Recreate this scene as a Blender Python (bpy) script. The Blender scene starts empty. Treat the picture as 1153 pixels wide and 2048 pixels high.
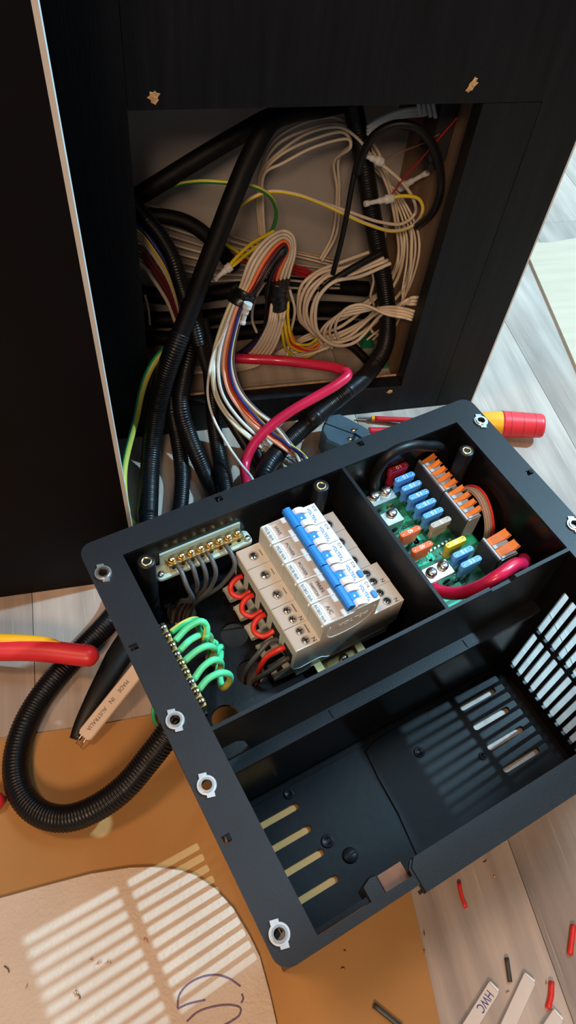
import bpy, bmesh, math, random
from mathutils import Vector, Matrix
from mathutils.geometry import tessellate_polygon
random.seed(7)
scene = bpy.context.scene
COL = scene.collection

# ------------------------------------------------------------------ camera
CW, CH, FPX = 1153, 2048, 1528.97
CAM = Vector((-120.72, -549.85, 625.35))            # millimetres
CR = Vector((0.9726619, -0.2148900, 0.0880400))
CU = Vector((0.1248597, 0.8035803, 0.5819526))
CF = Vector((0.1958030, 0.5550505, -0.8084431))
cd = bpy.data.cameras.new('camera')
cam = bpy.data.objects.new('camera', cd)
COL.objects.link(cam)
cam.matrix_world = Matrix(((CR.x, CU.x, -CF.x, CAM.x*.001), (CR.y, CU.y, -CF.y, CAM.y*.001),
                           (CR.z, CU.z, -CF.z, CAM.z*.001), (0, 0, 0, 1)))
cd.sensor_fit = 'VERTICAL'
cd.sensor_height = 36
cd.sensor_width = 36
cd.lens = FPX/CH*36
cd.clip_start = .01
cd.clip_end = 50
scene.camera = cam

# ------------------------------------------------------------------ world and lights
wd = bpy.data.worlds.new('world')
scene.world = wd
wd.use_nodes = True
wd.node_tree.nodes['Background'].inputs[0].default_value = (.95, .97, 1.0, 1)
wd.node_tree.nodes['Background'].inputs[1].default_value = .11

def light(name, typ, loc, target, power, color, size=.1, **kw):
    l = bpy.data.lights.new(name, typ)
    l.energy = power
    l.color = color
    if typ == 'AREA':
        l.shape = 'DISK'
        l.size = size
    else:
        l.shadow_soft_size = size
    o = bpy.data.objects.new(name, l)
    COL.objects.link(o)
    o.location = loc
    o.rotation_euler = (Vector(target)-Vector(loc)).to_track_quat('-Z', 'Y').to_euler()
    return o
lamp = light('cool_work_lamp', 'SPOT', (1.154, -.034, 1.34), (.602, .785, 1.1837), 150, (.42, .76, 1.0), .020)
lamp.data.spot_size = math.radians(149.6)
lamp.data.spot_blend = .02
light('cool_overhead_fill', 'AREA', (.75, .30, 2.2), (.15, -.25, 0), 16, (.48, .78, 1.0), .9)  # added soft cool fill, lifts the breaker shoulders and the fuse board
light('warm_ceiling_lamp', 'AREA', (-.60, -.28, 2.0), (0, -.45, 0), 9.5, (1.0, .60, .34), .28)
light('warm_front_fill', 'AREA', (-.55, -1.75, 1.75), (.08, -.2, .05), 22, (1.0, .68, .44), .5)  # added warm fill behind the camera, brightens the cabinet interior
scene.view_settings.view_transform = 'Standard'
scene.view_settings.look = 'None'
scene.view_settings.gamma = 1
scene.view_settings.use_curve_mapping = False
scene.view_settings.exposure = 0.35

# ------------------------------------------------------------------ geometry of the place
BX, BY, BTH = -145.7, -275.9, math.radians(17.03)   # distribution box: hole corner and turn
UD = (math.cos(BTH), math.sin(BTH))
VD = (math.sin(BTH), -math.cos(BTH))
def bw(u, v, z):                                     # box frame -> world (mm)
    return Vector((BX+u*UD[0]+v*VD[0], BY+u*UD[1]+v*VD[1], z))
def _ray(x, y):
    return CF + CR*((x-CW/2)/FPX) - CU*((y-CH/2)/FPX)
def F(x, y, z):                                      # sight line meets the level z
    d = _ray(x, y)
    return CAM + d*((z-CAM.z)/d.z)
def V(x, y, Y, r=3):                                 # sight line meets the upright plane Y, never below the floor
    d = _ray(x, y)
    P = CAM + d*((Y-CAM.y)/d.y)
    return P if P.z >= r else F(x, y, r)
def FB(x, y, z):
    P = F(x, y, z)
    d = P - Vector((BX, BY, 0))
    return Vector((d.x*UD[0]+d.y*UD[1], d.x*VD[0]+d.y*VD[1], z))

# ------------------------------------------------------------------ materials
MATS = {}
def nn(nt, t, **kw):
    n = nt.nodes.new(t)
    for k, v in kw.items():
        setattr(n, k, v)
    return n
def mat(name, col, rough=.5, metal=0, var=.0, vscale=60, bump=0, bscale=400, trans=0, alpha=1, coat=0, col2=None, stretch=None, spec=.5, emit=0, ior=1.45):
    m = bpy.data.materials.new(name)
    m.use_nodes = True
    nt = m.node_tree
    b = nt.nodes['Principled BSDF']
    b.inputs['Base Color'].default_value = (*col, 1)
    b.inputs['Roughness'].default_value = rough
    b.inputs['Metallic'].default_value = metal
    b.inputs['Specular IOR Level'].default_value = spec
    b.inputs['Transmission Weight'].default_value = trans
    b.inputs['Alpha'].default_value = alpha
    b.inputs['Coat Weight'].default_value = coat
    b.inputs['IOR'].default_value = ior
    tc = nn(nt, 'ShaderNodeTexCoord')
    mp = nn(nt, 'ShaderNodeMapping')
    nt.links.new(tc.outputs['Object'], mp.inputs[0])
    if stretch:
        mp.inputs['Scale'].default_value = stretch
    if var or col2:
        n = nn(nt, 'ShaderNodeTexNoise')
        n.inputs['Scale'].default_value = vscale
        n.inputs['Detail'].default_value = 5
        nt.links.new(mp.outputs[0], n.inputs[0])
        r = nn(nt, 'ShaderNodeValToRGB')
        c2 = col2 if col2 else tuple(c*(1-var) for c in col)
        r.color_ramp.elements[0].color = (*c2, 1)
        r.color_ramp.elements[1].color = (*(min(1, c*(1+var)) for c in col), 1)
        r.color_ramp.elements[0].position = .3
        r.color_ramp.elements[1].position = .7
        nt.links.new(n.outputs[0], r.inputs[0])
        nt.links.new(r.outputs[0], b.inputs['Base Color'])
    if bump:
        n2 = nn(nt, 'ShaderNodeTexNoise')
        n2.inputs['Scale'].default_value = bscale
        n2.inputs['Detail'].default_value = 3
        nt.links.new(mp.outputs[0], n2.inputs[0])
        bp = nn(nt, 'ShaderNodeBump')
        bp.inputs['Strength'].default_value = bump
        bp.inputs['Distance'].default_value = .001
        nt.links.new(n2.outputs[0], bp.inputs['Height'])
        nt.links.new(bp.outputs[0], b.inputs['Normal'])
    MATS[name] = m
    return m
mat('black_plastic', (.008, .009, .011), .38, spec=.3, var=.25, vscale=25, bump=.08, bscale=900)
mat('black_flange', (.0055, .0065, .009), .46, spec=.4, var=.25, vscale=18, bump=.15, bscale=1800)
mat('gloss_black', (.005, .005, .006), .24, spec=.3, var=.2, vscale=20, bump=.04, bscale=300)
mat('conduit_black', (.003, .003, .0035), .55, spec=.22, var=.2, vscale=40)
mat('rubber', (.006, .006, .007), .42, spec=.35, var=.2, vscale=40)
mat('tray_black', (.006, .006, .007), .36, var=.3, vscale=14, bump=.12, bscale=120, spec=.13)
mat('hose_black', (.005, .005, .006), .36, spec=.35, var=.2, vscale=40)
mat('matte_black', (.012, .012, .013), .7, var=.2, vscale=50)
mat('slot_black', (.003, .003, .003), .9, var=.1)
mat('breaker_grey', (.60, .59, .56), .42, var=.03, vscale=40)
mat('breaker_white', (.72, .72, .70), .38, var=.02, vscale=40)
mat('clip_grey', (.42, .41, .38), .5, var=.05)
mat('lever_blue', (.02, .20, .62), .35, var=.06, vscale=80)
mat('blue_print', (.03, .20, .60), .6, var=.05)
mat('grey_print', (.12, .12, .12), .7, var=.05)
mat('black_print', (.02, .02, .022), .7, var=.05)
mat('white_print', (.8, .8, .8), .6, var=.02)
mat('card_white', (.80, .80, .80), .6, var=.02)
mat('clear_plastic', (.85, .84, .82), .15, alpha=.12, var=.03)
mat('steel', (.62, .62, .60), .25, metal=1, var=.1, vscale=200)
mat('zinc', (.50, .51, .52), .36, metal=1, var=.1, vscale=250)
mat('brass', (.78, .58, .28), .28, metal=1, var=.12, vscale=200)
mat('yellow_zinc', (.70, .56, .26), .35, metal=1, var=.2, vscale=90)
mat('copper', (.72, .33, .16), .3, metal=1, var=.1)
mat('tin', (.66, .65, .60), .33, metal=1, var=.15, vscale=300)
mat('pcb_green', (.010, .17, .075), .38, var=.3, vscale=120, col2=(.006, .10, .045))
mat('pcb_pad', (.02, .46, .24), .36, var=.2, vscale=150)
mat('solder', (.55, .58, .58), .25, metal=1, var=.1)
mat('terminal_grey', (.33, .34, .36), .45, var=.04)
mat('terminal_dark', (.040, .042, .046), .5, var=.1)
mat('lever_orange', (.85, .24, .035), .38, var=.05)
for n, c in dict(fuse_blue=(.10, .33, .80), fuse_red=(.36, .015, .045), fuse_orange=(.80, .12, .02), fuse_yellow=(.62, .48, .02), fuse_brown=(.42, .34, .28)).items():
    mat(n, c, .3, var=.06, vscale=90, coat=.2)
mat('green_base', (.42, .55, .50), .3, var=.08, alpha=.85)
for n, c in dict(wire_cream=(.62, .52, .40), wire_white=(.72, .72, .70), wire_red=(.72, .03, .02), wire_orange=(.80, .17, .05), wire_peach=(.85, .40, .26), wire_navy=(.025, .03, .16), wire_yellow=(.75, .56, .02),
                 wire_brown=(.10, .05, .04), wire_black=(.012, .012, .013), wire_grey=(.07, .07, .075), wire_green=(.02, .42, .15), wire_darkgreen=(.02, .20, .04), wire_lime=(.09, .60, .28), wire_maroon=(.12, .015, .02), wire_dark_red=(.35, .01, .015),
                 wire_tan=(.42, .32, .26), wire_silver=(.50, .50, .50), wire_violet=(.06, .03, .12), wire_gy_yellow=(.66, .60, .10), wire_pale=(.62, .58, .38)).items():
    mat(n, c, .38, var=.06, vscale=50)
mat('battery_red', (.58, .012, .055), .30, var=.08, vscale=40, coat=.3)
mat('nylon', (.72, .72, .70), .3, alpha=.75, var=.05)
mat('tape', (.006, .006, .006), .3, var=.2, bump=.2, bscale=300)
mat('cabinet_black', (.0058, .0066, .0088), .5, spec=.22, var=.35, vscale=14, bump=.10, bscale=90, stretch=(9, 9, .6))
mat('cabinet_dark', (.003, .0026, .004), .6, spec=.15, var=.2, vscale=20)
mat('white_edge', (.62, .60, .57), .45, var=.06, vscale=30)
mat('raw_wood', (.42, .27, .14), .75, var=.25, vscale=20, stretch=(8, 8, 1), bump=.2)
mat('interior_grey', (.31, .285, .27), .6, var=.08, vscale=10)
mat('interior_brown', (.22, .13, .08), .7, var=.2, vscale=12, stretch=(6, 6, 1))
mat('chip_wood', (.62, .36, .16), .8, var=.3, vscale=400)
mat('cardboard', (.40, .20, .062), .75, var=.14, vscale=9, bump=.1, bscale=200)
mat('pale_card', (.46, .36, .26), .75, var=.05, vscale=9, stretch=(1, 10, 1))
mat('leather_board', (.58, .46, .36), .62, var=.06, vscale=20, bump=.75, bscale=420)
mat('pen_purple', (.17, .11, .17), .7, var=.3, vscale=900)
mat('pen_blue', (.05, .05, .22), .7, var=.3, vscale=900)
mat('tool_red', (.62, .022, .03), .38, var=.07, vscale=30)
mat('tool_yellow', (.80, .36, .012), .38, var=.05, vscale=30)
mat('plug_grey', (.055, .085, .105), .42, var=.15, vscale=40)
mat('sheath_white', (.66, .58, .52), .5, var=.05, vscale=60)
mat('sheath_pink', (.68, .55, .45), .5, var=.06, vscale=40)
mat('bit_dark', (.05, .05, .045), .45, var=.2)
mat('notch_brown', (.16, .07, .03), .5, var=.2, vscale=80)
mat('dark_gap', (.05, .04, .035), .9, var=.1)

def wood_floor_mat():
    m = bpy.data.materials.new('vinyl_plank')
    m.use_nodes = True
    nt = m.node_tree
    b = nt.nodes['Principled BSDF']
    b.inputs['Roughness'].default_value = .5
    tc = nn(nt, 'ShaderNodeTexCoord')
    oi = nn(nt, 'ShaderNodeObjectInfo')
    add = nn(nt, 'ShaderNodeVectorMath', operation='ADD')
    nt.links.new(tc.outputs['Object'], add.inputs[0])
    mul = nn(nt, 'ShaderNodeVectorMath', operation='SCALE')
    nt.links.new(oi.outputs['Location'], mul.inputs[0])
    mul.inputs['Scale'].default_value = 3.7
    nt.links.new(mul.outputs[0], add.inputs[1])
    def noise(sx, sy, sc, det):
        mp = nn(nt, 'ShaderNodeMapping')
        mp.inputs['Scale'].default_value = (sx, sy, 1)
        nt.links.new(add.outputs[0], mp.inputs[0])
        n = nn(nt, 'ShaderNodeTexNoise')
        n.inputs['Scale'].default_value = sc
        n.inputs['Detail'].default_value = det
        nt.links.new(mp.outputs[0], n.inputs[0])
        return n
    n1 = noise(14, 1.0, 5, 6)
    n2 = noise(90, 2.2, 6, 4)
    n3 = noise(3, 1.2, 4, 3)
    r1 = nn(nt, 'ShaderNodeValToRGB')
    r1.color_ramp.elements[0].position = .30
    r1.color_ramp.elements[1].position = .72
    r1.color_ramp.elements[0].color = (.235, .175, .14, 1)
    r1.color_ramp.elements[1].color = (.41, .335, .28, 1)
    nt.links.new(n3.outputs[0], r1.inputs[0])
    mx = nn(nt, 'ShaderNodeMix', data_type='RGBA', blend_type='OVERLAY')
    mx.inputs['Factor'].default_value = .55
    nt.links.new(r1.outputs[0], mx.inputs['A'])
    nt.links.new(n1.outputs[0], mx.inputs['B'])
    r2 = nn(nt, 'ShaderNodeValToRGB')
    r2.color_ramp.elements[0].position = .62
    r2.color_ramp.elements[1].position = .70
    nt.links.new(n2.outputs[0], r2.inputs[0])
    mx2 = nn(nt, 'ShaderNodeMix', data_type='RGBA')
    mulf = nn(nt, 'ShaderNodeMath', operation='MULTIPLY')
    mulf.inputs[1].default_value = .35
    nt.links.new(r2.outputs[0], mulf.inputs[0])
    nt.links.new(mulf.outputs[0], mx2.inputs['Factor'])
    nt.links.new(mx.outputs['Result'], mx2.inputs['A'])
    mx2.inputs['B'].default_value = (.55, .47, .39, 1)
    hv = nn(nt, 'ShaderNodeHueSaturation')
    mr = nn(nt, 'ShaderNodeMapRange')
    mr.inputs['To Min'].default_value = .9
    mr.inputs['To Max'].default_value = 1.25
    nt.links.new(oi.outputs['Random'], mr.inputs[0])
    nt.links.new(mr.outputs[0], hv.inputs['Value'])
    nt.links.new(mx2.outputs['Result'], hv.inputs['Color'])
    nt.links.new(hv.outputs[0], b.inputs['Base Color'])
    bp = nn(nt, 'ShaderNodeBump')
    bp.inputs['Strength'].default_value = .25
    bp.inputs['Distance'].default_value = .0006
    nt.links.new(n2.outputs[0], bp.inputs['Height'])
    nt.links.new(bp.outputs[0], b.inputs['Normal'])
    MATS['vinyl_plank'] = m
wood_floor_mat()

# ------------------------------------------------------------------ mesh helpers (all lengths in mm)
class MB:
    def __init__(s):
        s.v = []; s.f = []; s.m = []; s.sm = []
    def add(s, vs, fs, mi=0, smooth=False):
        o = len(s.v)
        s.v += [tuple(v) for v in vs]
        s.f += [tuple(i+o for i in f) for f in fs]
        s.m += [mi]*len(fs)
        s.sm += [smooth]*len(fs)
        return s
    def box(s, a, b, mi=0, ch=0):
        x0, y0, z0 = a; x1, y1, z1 = b
        if ch:
            return s.prism([(x0+ch, y0), (x1-ch, y0), (x1, y0+ch), (x1, y1-ch), (x1-ch, y1), (x0+ch, y1), (x0, y1-ch), (x0, y0+ch)], z0, z1, mi, ch)
        vs = [(x, y, z) for x in (x0, x1) for y in (y0, y1) for z in (z0, z1)]
        return s.add(vs, [(0, 1, 3, 2), (4, 6, 7, 5), (0, 4, 5, 1), (2, 3, 7, 6), (0, 2, 6, 4), (1, 5, 7, 3)], mi)
    def prism(s, pts, z0, z1, mi=0, ch=0, fn=None):
        n = len(pts)
        fn = fn or (lambda a, b, c: (a, b, c))
        cx = sum(p[0] for p in pts)/n; cy = sum(p[1] for p in pts)/n
        if ch:
            def ins(p):
                d = math.hypot(p[0]-cx, p[1]-cy) or 1
                k = 1-min(.9, ch/d)
                return (cx+(p[0]-cx)*k, cy+(p[1]-cy)*k)
            up = [ins(p) for p in pts]
            sg = 1 if z1 > z0 else -1
            vs = [fn(*p, z0) for p in pts]+[fn(*p, z1-ch*sg) for p in pts]+[fn(*p, z1) for p in up]
            L = 3
        else:
            vs = [fn(*p, z0) for p in pts]+[fn(*p, z1) for p in pts]
            L = 2
        fs = [tuple(range(n))[::-1], tuple(range((L-1)*n, L*n))]
        for k in range(L-1):
            fs += [(k*n+i, k*n+(i+1) % n, (k+1)*n+(i+1) % n, (k+1)*n+i) for i in range(n)]
        return s.add(vs, fs, mi)
    def plate(s, outer, holes, c0, c1, fn=None, mi=0):
        """flat plate with real holes, extruded from c0 to c1"""
        fn = fn or (lambda a, b, c: (a, b, c))
        loops = [outer]+list(holes)
        flat = [p for l in loops for p in l]
        tri = tessellate_polygon([[Vector((p[0], p[1], 0)) for p in l] for l in loops])
        N = len(flat)
        vs = [fn(*p, c0) for p in flat]+[fn(*p, c1) for p in flat]
        fs = [tuple(t) for t in tri]+[tuple(i+N for i in t[::-1]) for t in tri]
        o = 0
        for l in loops:
            n = len(l)
            fs += [(o+i, o+(i+1) % n, N+o+(i+1) % n, N+o+i) for i in range(n)]
            o += n
        return s.add(vs, fs, mi)
    def lathe(s, prof, c=(0, 0, 0), n=20, axis='z', mi=0, smooth=True):
        vs = []
        for r, h in prof:
            for i in range(n):
                a = 2*math.pi*i/n
                p = (r*math.cos(a), r*math.sin(a), h)
                if axis == 'x': p = (h, p[0], p[1])
                if axis == 'y': p = (p[0], h, p[1])
                vs.append((c[0]+p[0], c[1]+p[1], c[2]+p[2]))
        k = len(prof)
        fs = [(j*n+i, j*n+(i+1) % n, (j+1)*n+(i+1) % n, (j+1)*n+i) for j in range(k-1) for i in range(n)]
        s.add(vs, fs, mi, smooth)
        if prof[0][0] > 1e-6: s.add(vs[:n], [tuple(range(n))], mi)
        if prof[-1][0] > 1e-6: s.add(vs[-n:], [tuple(range(n))], mi)
        return s
    def tube(s, pts, r, n=10, stripe=None, rf=None, flat=None, closed_ends=True, roll=0.0):
        """sweep along points; rf(length)->radius; stripe=(m1,m2,share) splits the ring into two materials"""
        P = [Vector(p) for p in pts]
        T = []
        for i in range(len(P)):
            a = P[max(0, i-1)]; b = P[min(len(P)-1, i+1)]
            T.append((b-a).normalized())
        up = Vector((0, 0, 1)) if abs(T[0].z) < .9 else Vector((1, 0, 0))
        nrm = (up-T[0]*up.dot(T[0])).normalized()
        vs = []; L = 0
        for i, p in enumerate(P):
            if i:
                L += (P[i]-P[i-1]).length
                nrm = (nrm-T[i]*nrm.dot(T[i]))
                nrm = nrm.normalized() if nrm.length > 1e-6 else Vector((1, 0, 0))
            bn = T[i].cross(nrm)
            R = rf(L) if rf else r
            for k in range(n):
                a = 2*math.pi*k/n+roll
                fx, fy = (flat if flat else (1, 1))
                vs.append(p+nrm*(R*fy*math.cos(a))+bn*(R*fx*math.sin(a)))
        o = len(s.v)
        s.v += [tuple(v) for v in vs]
        for i in range(len(P)-1):
            for k in range(n):
                s.f.append((o+i*n+k, o+i*n+(k+1) % n, o+(i+1)*n+(k+1) % n, o+(i+1)*n+k))
                s.m.append(1 if stripe and (k/n) < stripe else 0)
                s.sm.append(True)
        if closed_ends:
            s.f.append(tuple(o+k for k in range(n))); s.m.append(0); s.sm.append(False)
            e = o+(len(P)-1)*n
            s.f.append(tuple(e+k for k in range(n))); s.m.append(0); s.sm.append(False)
        return s
    def mesh(s, name, mats, conv, bevel=0, seg=2):
        me = bpy.data.meshes.new(name)
        me.from_pydata([conv(v) for v in s.v], [], s.f)
        for i, p in enumerate(me.polygons):
            p.material_index = s.m[i]
            p.use_smooth = s.sm[i]
        for m in mats:
            me.materials.append(MATS[m])
        bm = bmesh.new()
        bm.from_mesh(me)
        bmesh.ops.remove_doubles(bm, verts=bm.verts, dist=1e-7)
        if bevel:
            ed = [e for e in bm.edges if len(e.link_faces) == 2 and e.calc_face_angle(0) > .35]
            bmesh.ops.bevel(bm, geom=ed, offset=bevel*.001, segments=seg, profile=.5, affect='EDGES', clamp_overlap=True)
        bmesh.ops.recalc_face_normals(bm, faces=bm.faces)
        bm.to_mesh(me)
        bm.free()
        me.update()
        return me

ORG = {}
def conv_for(t):
    fr, o = ORG[t.name]
    if fr == 'b':
        return lambda v: ((v[0]-o[0])*.001, -(v[1]-o[1])*.001, (v[2]-o[2])*.001)
    return lambda v: ((v[0]-o[0])*.001, (v[1]-o[1])*.001, (v[2]-o[2])*.001)
def place(o, fr, org):
    if fr == 'b':
        o.location = bw(*org)*.001
        o.rotation_euler = (0, 0, BTH)
    else:
        o.location = Vector(org)*.001
    ORG[o.name] = (fr, org)
def tag(o, label=None, cat=None, group=None, kind=None):
    if label: o['label'] = label
    if cat: o['category'] = cat
    if group: o['group'] = group
    if kind: o['kind'] = kind
    return o
def thing(name, label, cat, fr, org, group=None, kind=None):
    o = bpy.data.objects.new(name, None)
    o.empty_display_size = .01
    COL.objects.link(o)
    place(o, fr, org)
    return tag(o, label, cat, group, kind)
def root_of(p):
    while p.parent: p = p.parent
    return p
def part(mb, name, mats, parent, bevel=0, seg=2, kind=None, label=None):
    if isinstance(mats, str): mats = [mats]
    o = bpy.data.objects.new(name, mb.mesh(name, mats, conv_for(root_of(parent)), bevel, seg))
    COL.objects.link(o)
    o.parent = parent
    return tag(o, label, None, None, kind)
def solo(mb, name, mats, label, cat, fr, org, group=None, kind=None, bevel=0, seg=2):
    if isinstance(mats, str): mats = [mats]
    o = bpy.data.objects.new(name, None if mb is None else bpy.data.meshes.new('tmp'))
    COL.objects.link(o)
    place(o, fr, org)
    me = mb.mesh(name, mats, conv_for(o), bevel, seg)
    o.data = me
    return tag(o, label, cat, group, kind)

def spline(pts, step=2.0):
    P = [Vector(p) for p in pts]
    if len(P) < 3:
        n = max(2, int((P[1]-P[0]).length/step))
        return [P[0].lerp(P[1], i/n) for i in range(n+1)]
    Q = [P[0]*2-P[1]]+P+[P[-1]*2-P[-2]]
    out = []
    for i in range(1, len(Q)-2):
        p0, p1, p2, p3 = Q[i-1:i+3]
        n = max(2, int((p2-p1).length/step))
        # centripetal parameters keep unevenly spaced points from overshooting
        t0 = 0; t1 = t0+max(1e-4, (p1-p0).length)**.5; t2 = t1+max(1e-4, (p2-p1).length)**.5; t3 = t2+max(1e-4, (p3-p2).length)**.5
        for k in range(n):
            t = t1+(t2-t1)*k/n
            A1 = p0*((t1-t)/(t1-t0))+p1*((t-t0)/(t1-t0))
            A2 = p1*((t2-t)/(t2-t1))+p2*((t-t1)/(t2-t1))
            A3 = p2*((t3-t)/(t3-t2))+p3*((t-t2)/(t3-t2))
            B1 = A1*((t2-t)/(t2-t0))+A2*((t-t0)/(t2-t0))
            B2 = A2*((t3-t)/(t3-t1))+A3*((t-t1)/(t3-t1))
            out.append(B1*((t2-t)/(t2-t1))+B2*((t-t1)/(t2-t1)))
    out.append(P[-1])
    return out
JOBS = []
def wire(name, label, cat, pts, r, m, group=None, stripe=None, n=8, step=3, flat=None, roll=0.0, pin=False):
    JOBS.append(dict(name=name, label=label, cat=cat, pts=[Vector(p) for p in pts], r=r, m=[m] if isinstance(m, str) else list(m), group=group, stripe=stripe, n=n, step=step, flat=flat, roll=roll, pin=pin, rf=None))
def hose(name, label, cat, pts, r, group=None, m='hose_black', pitch=2.6, depth=.75):
    JOBS.append(dict(name=name, label=label, cat=cat, pts=[Vector(p) for p in pts], r=r, m=[m], group=group, stripe=None, n=14, step=pitch/4, flat=None, roll=0.0, pin=False, rf=lambda L: r-depth*(.5+.5*math.cos(2*math.pi*L/pitch))))

SOLIDS = []                                          # boxes the loose cables must stay in front of: (low corner, high corner)
def settle():
    """lay the cables so that none runs through another, through the cabinet or through the floor"""
    import numpy as np
    from mathutils.kdtree import KDTree
    js = [j for j in JOBS if not j.get('tiny')]
    pos = []; own = []; first = []
    for w, j in enumerate(js):
        P = spline(j['pts'], 3.0)
        first.append(len(pos))
        pos += P
        own += [w]*len(P)
    first.append(len(pos))
    base = np.array([tuple(p) for p in pos]); own = np.array(own)
    rad = np.array([j['r'] for j in js])[own]
    pin = np.array([j['pin'] for j in js])[own]
    inbox = np.array([bool(j.get('inbox')) for j in js])[own]
    for w in range(len(js)):
        a, b = first[w], first[w+1]
        if js[w].get('tail'):
            pin[b-5:b] = True
        if inbox[a]:
            pin[a:a+3] = True
            pin[b-11:b] = True
    # keep clear of the forward cabinet's front corner
    for rnd_ in range(9):
        dx = -119.0+rad-base[:, 0]; dy = base[:, 1]+174.0+rad
        bad = (dx > 0) & (dy > 0) & ~pin & ~inbox & (base[:, 1] < -120)
        base[:, 0] += np.where(bad & (dx <= dy), dx, 0)
        base[:, 1] -= np.where(bad & (dx > dy), dy, 0)
        for w in range(len(js)):
            a, b = first[w], first[w+1]
            if rnd_ < 7 and bad[a:b].any() and b-a > 8:
                base[a+1:b-1] = base[a+1:b-1]*.5+(base[a:b-2]+base[a+2:b])*.25
    cam_ = np.array(tuple(CAM))
    e = base-cam_
    e /= np.linalg.norm(e, axis=1)[:, None]
    t = np.zeros(len(base))
    free = ~pin
    wgt = np.where(free, 1/rad**2, 0)
    def limits(t):
        X = base+t[:, None]*e
        lim = np.full(len(t), 1e9)
        zmin = rad+np.where((X[:, 1] < -300) & (X[:, 0] < 55), 1.9, .15)
        lim = np.minimum(lim, (base[:, 2]-zmin)/-e[:, 2])
        ins = X[:, 1] > 10
        lim = np.where(ins, np.minimum(lim, (154.6-rad-base[:, 1])/e[:, 1]), lim)
        lx = (194.6-rad-base[:, 0])/np.where(np.abs(e[:, 0]) < .05, .05, e[:, 0])
        lim = np.where(ins & (X[:, 0] > 194.6-rad) & (e[:, 0] > .05), np.minimum(lim, lx), lim)
        sill = (X[:, 1] > -rad) & (X[:, 1] < 19+rad) & (X[:, 2] < 39.4+rad) & (X[:, 0] < 276+rad)
        ts = np.maximum((base[:, 2]-39.4-rad)/-e[:, 2], (-rad-.2-base[:, 1])/e[:, 1])
        lim = np.where(sill, np.minimum(lim, ts), lim)
        for lo, hi in SOLIDS[2:]:
            lo_ = np.array(lo)[None]-rad[:, None]; hi_ = np.array(hi)[None]+rad[:, None]
            inside = ((X > lo_) & (X < hi_)).all(1)
            if inside.any():
                t1 = (lo_-base)/e; t2 = (hi_-base)/e
                ent = np.minimum(t1, t2).max(1)
                lim = np.where(inside, np.minimum(lim, ent), lim)
        return np.where(free & ~inbox, lim, 1e9)
    joined = {('conduit', 'corrugated_hose')}
    order = {}
    for it in range(150):
        X = base+t[:, None]*e
        if it % 3 == 0:
            kd = KDTree(len(X))
            for i, p in enumerate(X): kd.insert(p, i)
            kd.balance()
            I = []; J = []
            for i in range(len(X)):
                ri = rad[i]; wi = own[i]
                for co, k, d in kd.find_range(X[i], 2*ri+.8):
                    if own[k] == wi or rad[k] > ri or (rad[k] == ri and k < i): continue
                    if js[wi]['name'] != js[own[k]]['name'] and 'conduit' in (js[wi]['name'], js[own[k]]['name']) and min(wi, own[k]) == CON and max(wi, own[k]) == CON+1: continue
                    I.append(i); J.append(k)
            I = np.array(I, int); J = np.array(J, int)
        d = X[J]-X[I]
        a_ = (d*e[J]).sum(1)
        p2 = (d*d).sum(1)-a_*a_
        R = rad[I]+rad[J]+.05
        need = np.sqrt(np.maximum(R*R-p2, 0))
        touch = need > 0
        key = own[I].astype(np.int64)*1000+own[J]
        sgn = np.sign(a_)
        for kk in np.unique(key[touch & (np.abs(a_) < need)]):
            if kk not in order:
                s_ = a_[(key == kk) & touch].sum()
                order[kk] = 1.0 if s_ >= 0 else -1.0
        so = np.array([order.get(q, 0.0) for q in key])
        sgn = np.where(so != 0, so, sgn)
        gap = need-a_*sgn
        gap = np.where(touch & (gap > 0) & (gap < 2*R), gap, 0)
        wi = wgt[I]; wj = wgt[J]
        ws = wi+wj
        ok = ws > 0
        ws = np.where(ok, ws, 1)
        acc = np.zeros(len(t)); cnt = np.zeros(len(t))
        g = gap > 0
        mx = np.zeros(len(t)); mn = np.zeros(len(t))
        np.maximum.at(mx, J[g], (sgn*gap*wj/ws)[g]); np.minimum.at(mn, J[g], (sgn*gap*wj/ws)[g])
        np.maximum.at(mx, I[g], (-sgn*gap*wi/ws)[g]); np.minimum.at(mn, I[g], (-sgn*gap*wi/ws)[g])
        t = t+np.clip((mx+mn)*.9, -2.5, 2.5)*free
        if it < 140:
            ts = t.copy()
            inner_ = np.ones(len(t), bool)
            inner_[np.array(first[:-1])] = False
            inner_[np.array(first[1:])-1] = False
            idx = np.where(inner_)[0]
            k_ = .22 if it < 60 else .07
            ts[idx] = t[idx]*(1-k_)+(t[idx-1]+t[idx+1])*k_*.5
            t = np.where(free, ts, t)
        t = np.minimum(t, limits(t))
    X = base+t[:, None]*e
    # second pass: nudge what still touches apart in any direction
    X0 = X.copy()
    rg = np.random.default_rng(3)
    inner_ = np.ones(len(t), bool)
    inner_[np.array(first[:-1])] = False
    inner_[np.array(first[1:])-1] = False
    idx = np.where(inner_ & free)[0]
    boxes = SOLIDS+[((-230, -.2, 0), (277, 19, 39.2)), ((-700, -174, 0), (-120, -157, 800))]
    for it in range(120):
        if it % 3 == 0:
            kd = KDTree(len(X))
            for i, p in enumerate(X): kd.insert(p, i)
            kd.balance()
            I = []; J = []
            for i in range(len(X)):
                ri = rad[i]; wi = own[i]
                for co, k, d in kd.find_range(X[i], 2*ri+1.0):
                    if own[k] == wi or rad[k] > ri or (rad[k] == ri and k < i): continue
                    if {wi, own[k]} == {CON, CON+1}: continue
                    I.append(i); J.append(k)
            I = np.array(I, int); J = np.array(J, int)
        d = X[J]-X[I]+rg.normal(0, .02, (len(I), 3))
        L = np.linalg.norm(d, axis=1)+1e-6
        pen = np.maximum(rad[I]+rad[J]+.05-L, 0)
        wi = wgt[I]; wj = wgt[J]
        ws = np.where(wi+wj > 0, wi+wj, 1)
        u = d/L[:, None]
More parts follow.
